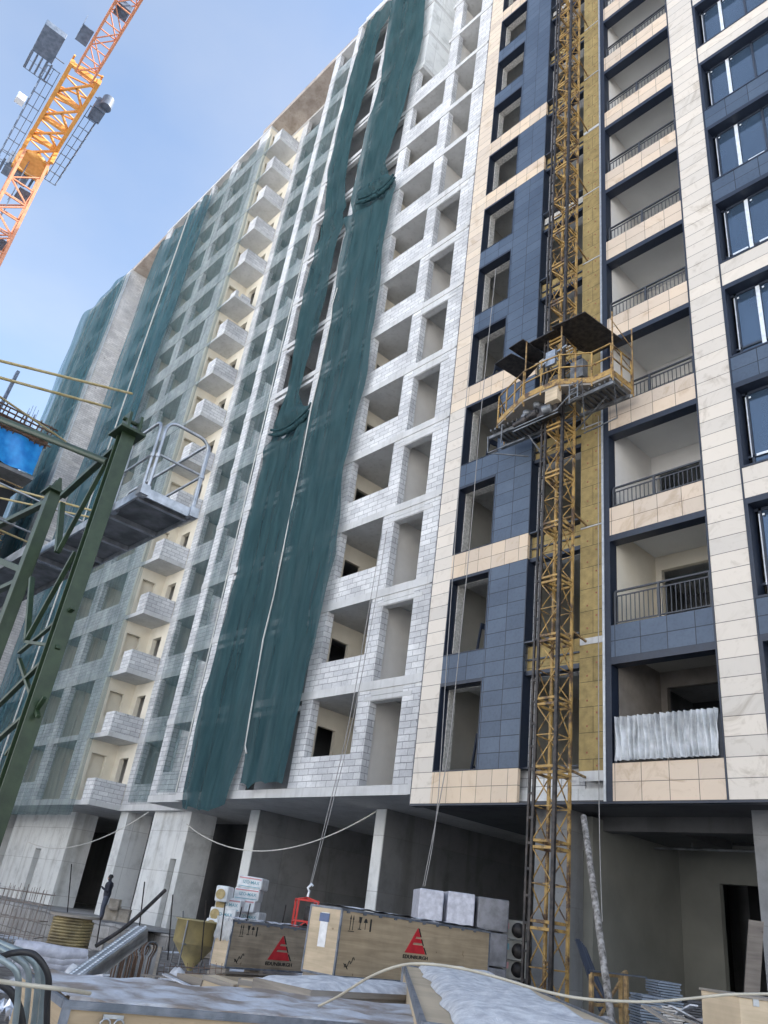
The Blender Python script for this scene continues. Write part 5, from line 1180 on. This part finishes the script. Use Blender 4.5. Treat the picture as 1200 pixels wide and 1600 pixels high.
# wire mesh panel near the hopper
r = MB(); 
for i in range(14): r.bar(at(230+i*9, 1505, 13), at(226+i*9, 1545, 12.5), .008)
for j in range(5): r.bar(at(226, 1508+j*9, 12.8), at(348, 1514+j*9, 12.8), .008)
tag(obj('wire_mesh', r, RUST), 'rusty wire mesh lying beneath the hopper', 'wire mesh')
ACC = mat_noise('dusty beige casing', (.26, .25, .22), (.36, .35, .32), 5, .6, .1)
# air conditioner outdoor units
for i, (x, y, d, lab) in enumerate([(803, 1453, 17.2, 'topmost air conditioner unit of the stack beside the mast'), (803, 1485, 17.1, 'middle air conditioner unit of the stack beside the mast'), (802, 1514, 17.0, 'lowest air conditioner unit of the stack beside the mast'), (814, 1462, 17.9, 'air conditioner unit half hidden behind the mast')]):
    p = at(x, y, d); r = empty('air_conditioner', tuple(p), lab, 'air conditioner', 'air conditioner units')
    M = Matrix.Translation(p) @ Matrix.Rotation(ya+.1, 4, 'Z')
    obj('casing', MB().box(-.30, .24, -.15, .15, -.19, .19).xf(M), ACC, r, bev=.015)
    m = MB().lathe([(.15, 0), (.15, .01), (.02, .02)], 20, (0, 0, 0)); m.xf(Matrix.Translation((.05, -.155, 0)) @ Matrix.Rotation(R_(90), 4, 'X')); obj('fan_grille', m.xf(M), DARKST, r)
    obj('sticker', MB().box(-.27, -.16, -.154, -.15, .0, .12).xf(M), (PINK, TEAL)[i % 2], r)
small('pallet_stack', 'dark wooden stand under the air conditioner units', 'stand', Vector((at(805, 1535, 17).x, at(805, 1535, 17).y, .3)), 1.0, .5, .35, ya, PLY_D)
# right side: leaning pole, profiles, yellow frame, tile stacks, plank, bag
hang([at(957, 1605, 9.2), at(912, 1276, 12.5)], .048, BARK, 'thick cement splashed pole leaning against the soffit edge', 'pole', 'leaning_pole')
r = empty('metal_profiles', tuple(at(930, 1560, 12)), 'dark metal profiles leaning against the concrete pier', 'profiles')
for k in range(5): m = MB(); m.bar(at(940+k*3, 1580, 12.4), at(902+k*2.5, 1468+k*3, 13.6), .08, .03); obj('profile', m, (NAVY, NAVY2)[k % 2], r)
r = empty('yellow_scaffold', tuple(at(945, 1590, 10.5)), 'short yellow scaffold frame standing beside the leaning pole', 'scaffold')
m = MB(); q = [at(924, 1522, 10.5), at(970, 1525, 10.8), at(978, 1518, 11.6)]
for p in q: m.bar((p.x, p.y, .1), p, .05)
for p0_, p1_ in ((q[0], q[1]), (q[1], q[2])):
    for dz in (0, -.35, -.65): m.bar(p0_+Vector((0, 0, dz)), p1_+Vector((0, 0, dz)), .04)
m.bar(q[0]-Vector((0, 0, .65)), q[1]-Vector((0, 0, .05)), .03); m.bar(q[1]-Vector((0, 0, .65)), q[0]-Vector((0, 0, .05)), .02)
obj('frame', m, YELD, r); m = MB(); m.bar(q[0]+Vector((0, 0, .04)), q[1]+Vector((.3, .1, .03)), .14, .02); obj('plank', m, NAVY2, r)
def stack(x, ytop, ybot, d, w_, lab, cols, grp='stacks of cladding tiles'):
    p1 = at(x, ytop, d); p0 = at(x, ybot, d); p0.x, p0.y = p1.x, p1.y; z0_ = .05
    r = empty('tile_stack', (p1.x, p1.y, z0_), lab, 'tile stack', grp); k = 0; z = p1.z; th = .028
    ms = {i: MB() for i in range(len(cols))}; rr = random.Random(int(x))
    while z > z0_ and k < 46:
        M = Matrix.Translation((p1.x+rr.uniform(-.015, .015), p1.y+rr.uniform(-.015, .015), z-th)) @ Matrix.Rotation(ya+rr.uniform(-.06, .06), 4, 'Z')
        t = MB().box(-w_/2, w_/2, -.22, .22, 0, th*.72).xf(M); ms[0 if (len(cols) == 1 or k < 9) else 1].add(t.v, t.f); z -= th; k += 1
    for i, c in enumerate(cols):
        if ms[i].v: obj('tiles', ms[i], c, r)
TG = mat_noise('grey blue tile', (.10, .13, .17), (.17, .20, .25), 4, .5, .1); TW = mat_noise('cream tile', (.50, .46, .42), (.66, .62, .58), 4, .5, .1)
stack(1037, 1532, 1600, 9.6, .27, 'taller stack of grey over cream cladding tiles by the rear wall', [TG, TW])
stack(1008, 1553, 1600, 9.2, .24, 'lower stack of grey cladding tiles left of the taller one', [TG])
stack(1080, 1562, 1600, 9.8, .34, 'dark low stack of tiles right of the grey and cream stack', [mat_noise('charcoal tile', (.05, .05, .055), (.10, .10, .11), 4, .6, .1)])
r = MB(); a = at(1163, 1560, 8.6); b = at(1171, 1437, 9.0); d = Vector((math.cos(ya), math.sin(ya), 0))
r.hexa([a, a+d*.17, a+d*.17+Vector((-.02, .02, 0)), a+Vector((-.02, .02, 0))], [b, b+d*.17, b+d*.17+Vector((-.02, .02, 0)), b+Vector((-.02, .02, 0))])
tag(obj('plank', r, mat_wood('dark plank', (.12, .10, .085), (.22, .19, .16))), 'upright grey brown plank standing before the dark doorway', 'plank')
bp = at(1140, 1592, 6.6); P = []
for i in range(15):
    t = i/14; P.append([(bp.x+(.16*(1-t**2.2)+.01)*(1+.18*noise.noise((j*.9, i*.4, 1)))*math.cos(j*math.pi/10), bp.y+(.16*(1-t**2.2)+.01)*math.sin(j*math.pi/10), bp.z-.12+.32*t) for j in range(21)])
bg_ = tag(obj('plastic_bag', MB().grid(P), mat_noise('grey translucent bag', (.22, .25, .30), (.36, .40, .46), 5, .35, .4, fine=12)), 'grey translucent plastic bag standing beside the corner crate', 'bag')
m = MB(); m.tube([bp+Vector((.1, -.17, .1)), bp+Vector((.16, -.12, .15)), bp+Vector((.2, -.05, .08)), bp+Vector((.21, -.02, -.1))], .02, 8); obj('red_strap', m, RED, bg_)
# debris: scattered boards, snow lumps
rr = random.Random(5)
DB = 'loose boards and scraps on the ground'
dl = [(785, 1588, 7.5, 'white plastic scraps left of the yellow frame'), (870, 1585, 8.5, 'splintered board lying under the yellow mast'), (900, 1595, 7.8, 'grey scrap board beside the leaning pole foot'), (1045, 1598, 7.0, 'pale thin strip lying before the tile stacks'), (270, 1540, 9.5, 'dark board under the hopper'), (150, 1540, 7, 'rusty scrap below the cable trays'), (110, 1575, 5, 'weathered board behind the near crate corner'), (250, 1530, 10, 'snowy plank left of the tilted box'), (1095, 1590, 8, 'pale strip by the plastic bag')]
for x, y, d, lab in dl:
    p = at(x, y, d); m = MB()
    for k in range(4):
        M = Matrix.Translation(p+Vector((rr.uniform(-.15, .15), rr.uniform(-.15, .15), -.05+.03*k))) @ Matrix.Rotation(rr.uniform(0, 3), 4, 'Z') @ Matrix.Rotation(rr.uniform(-.3, .3), 4, 'Y'); t = MB().box(-.28, .28, -.04, .04, 0, .015).xf(M); m.add(t.v, t.f)
    tag(obj('scrap_boards', m, (SNOWD, PLY_D, STEEL_D)[int(x) % 3]), lab, 'scrap', DB)
# snow heaps
for k, (x, y, d, s, lab) in enumerate([(115, 1520, 8.5, .5, 'small snow heap under the cable trays'), (275, 1520, 11, .6, 'snow heap under the hopper legs'), (60, 1515, 11, .7, 'snow patch behind the wrapped bundle'), (310, 1545, 10, .5, 'snow lump left of the small boxes'), (880, 1590, 7.2, .4, 'snow lump beside the ridged snow crate')]):
    p = at(x, y, d); P = []
    for i in range(17): P.append([(p.x+s*(i/16-.5)*2*.6, p.y+s*(j/16-.5)*2*.6, p.z-.2+.25*math.exp(-((i/16-.5)**2+(j/16-.5)**2)*12)*(1+.6*noise.noise((i*.4, j*.4, k)))) for j in range(17)])
    tag(obj('snow_heap', MB().grid(P), SNOW), lab, 'snow heap', 'snow heaps')
# concrete beam blocks near the person
for k, (x, y, w_, h_, lab) in enumerate([(174, 1428, .45, .5, 'pale block standing behind the person'), (192, 1432, .4, .45, 'second pale block right of the person'), (180, 1412, .3, .35, 'small block on top of the pale blocks by the person')]):
    p = at(x, y, 31); small('stone_block', lab, 'block', Vector((p.x, p.y, PT-.05+(.42 if k == 2 else 0))), w_*1.3, .4, h_*1.1, ya, mat_noise('tan blocks', (.25, .22, .18), (.42, .38, .32), 3, .8, .2) if k == 0 else MT['tan blocks'], 'blocks by the person')

# ================================================================== PERSON
def person():
    base = at(157, 1437, 30.5)
    verts = {}
    V = []; E_ = []; RD = []
    def v(x, y, z, r): V.append((x, y, z)); RD.append(r); return len(V)-1
    # facing -x (towards the left of the picture), hands at chest
    pel = v(0, 0, .95, .15); ab_ = v(-.01, 0, 1.12, .15); ch = v(-.01, 0, 1.34, .175); nk = v(-.02, 0, 1.50, .06); hd = v(-.05, 0, 1.60, .085); ht = v(-.04, 0, 1.71, .08)
    E_ += [(pel, ab_), (ab_, ch), (ch, nk), (nk, hd), (hd, ht)]
    for s in (-1, 1):
        hip = v(0, s*.10, .90, .10); kn = v(-.03, s*.11, .50, .075); an = v(.0, s*.11, .09, .055); toe = v(-.17, s*.12, .04, .045)
        E_ += [(pel, hip), (hip, kn), (kn, an), (an, toe)]
        sh = v(0, s*.19, 1.40, .075); el = v(.02, s*.25, 1.12, .055); wr = v(-.22, s*.12, 1.17, .04); hn = v(-.30, s*.07, 1.21, .038)
        E_ += [(ch, sh), (sh, el), (el, wr), (wr, hn)]
    me = bpy.data.meshes.new('person'); me.from_pydata(V, E_, []); o = bpy.data.objects.new('person', me); COL.objects.link(o)
    sk = o.modifiers.new('skin', 'SKIN'); sk.use_smooth_shade = True
    lay = me.skin_vertices[0].data if me.skin_vertices else None
    if lay is None:
        bpy.context.view_layer.objects.active = o
        return None
    for i, r in enumerate(RD): lay[i].radius = (r, r)
    lay[0].use_root = True
    o.modifiers.new('sub', 'SUBSURF').levels = 1
    return o, base
me0 = None
def person_mesh():
    """continuous body: metaball-like union through remesh of tapered limbs"""
    m = MB()
    def limb(pts, rs): m.tube(pts, rs, 12)
    limb([(0, 0, .86), (0, 0, 1.0), (-.01, 0, 1.15), (-.01, 0, 1.32), (-.01, 0, 1.42), (-.02, 0, 1.48), (-.02, 0, 1.53)], [.14, .165, .16, .185, .16, .07, .06])
    limb([(-.05, 0, 1.50), (-.055, 0, 1.56), (-.05, 0, 1.63), (-.045, 0, 1.70), (-.04, 0, 1.745)], [.055, .085, .10, .085, .04])
    limb([(-.13, 0, 1.60), (-.165, 0, 1.595)], [.025, .012])
    for s in (-1, 1):
        limb([(0, s*.09, .95), (-.01, s*.10, .75), (-.03, s*.11, .50), (-.01, s*.11, .28), (0, s*.11, .08)], [.11, .10, .075, .07, .055])
        limb([(.05, s*.11, .05), (-.05, s*.115, .055), (-.16, s*.12, .035)], [.05, .052, .04])
        limb([(0, s*.15, 1.41), (.01, s*.21, 1.36), (.03, s*.25, 1.12), (-.08, s*.20, 1.13), (-.22, s*.10, 1.18)], [.07, .07, .055, .05, .038])
        limb([(-.21, s*.10, 1.18), (-.28, s*.06, 1.21)], [.04, .036])
        for f in range(4): limb([(-.27, s*(.045+.012*f), 1.21+.014*f), (-.32, s*(.02+.012*f), 1.215+.014*f), (-.33, s*(.0+.012*f), 1.20+.014*f)], [.011, .010, .008])
        limb([(-.25, s*.06, 1.23), (-.29, s*.05, 1.26)], [.012, .009])
    return m
pb = at(157, 1437.5, 29.5); Mp = Matrix.Translation(pb) @ Matrix.Rotation(ya+.1, 4, 'Z') @ Matrix.Scale(.90, 4)
po = obj('person', person_mesh().xf(Mp), CLOTH)
rm = po.modifiers.new('remesh', 'REMESH'); rm.mode = 'VOXEL'; rm.voxel_size = .014; rm.use_smooth_shade = True
tag(po, 'person in dark work clothes standing on the rubble before a pier, looking at their hands', 'person')
m = MB(); m.tube([(-.06, 0, 1.55), (-.075, 0, 1.60), (-.07, 0, 1.65)], [.07, .088, .07], 12); obj('face', m.xf(Mp), SKIN, po)
m = MB()
for q in (-1, 1): m.tube([(0, q*.09, .90), (-.01, q*.10, .72), (-.03, q*.11, .50), (-.01, q*.11, .28), (0, q*.11, .10)], [.118, .108, .088, .082, .068], 12)
obj('trousers', m.xf(Mp), plain('faded blue trousers', (.075, .085, .115), .9), po)['label'] = 'faded blue work trousers'
m = MB(); m.tube([(-.03, 0, 1.62), (-.035, 0, 1.69), (-.035, 0, 1.755)], [.105, .108, .05], 12); obj('hair', m.xf(Mp), BLACK, po)
m = MB(); m.box(-.36, -.345, -.04, .04, 1.17, 1.31); obj('phone', m.xf(Mp), NAVY2, po) if False else None

for o in list(SC.objects):
    if '_w' in o: del o['_w']
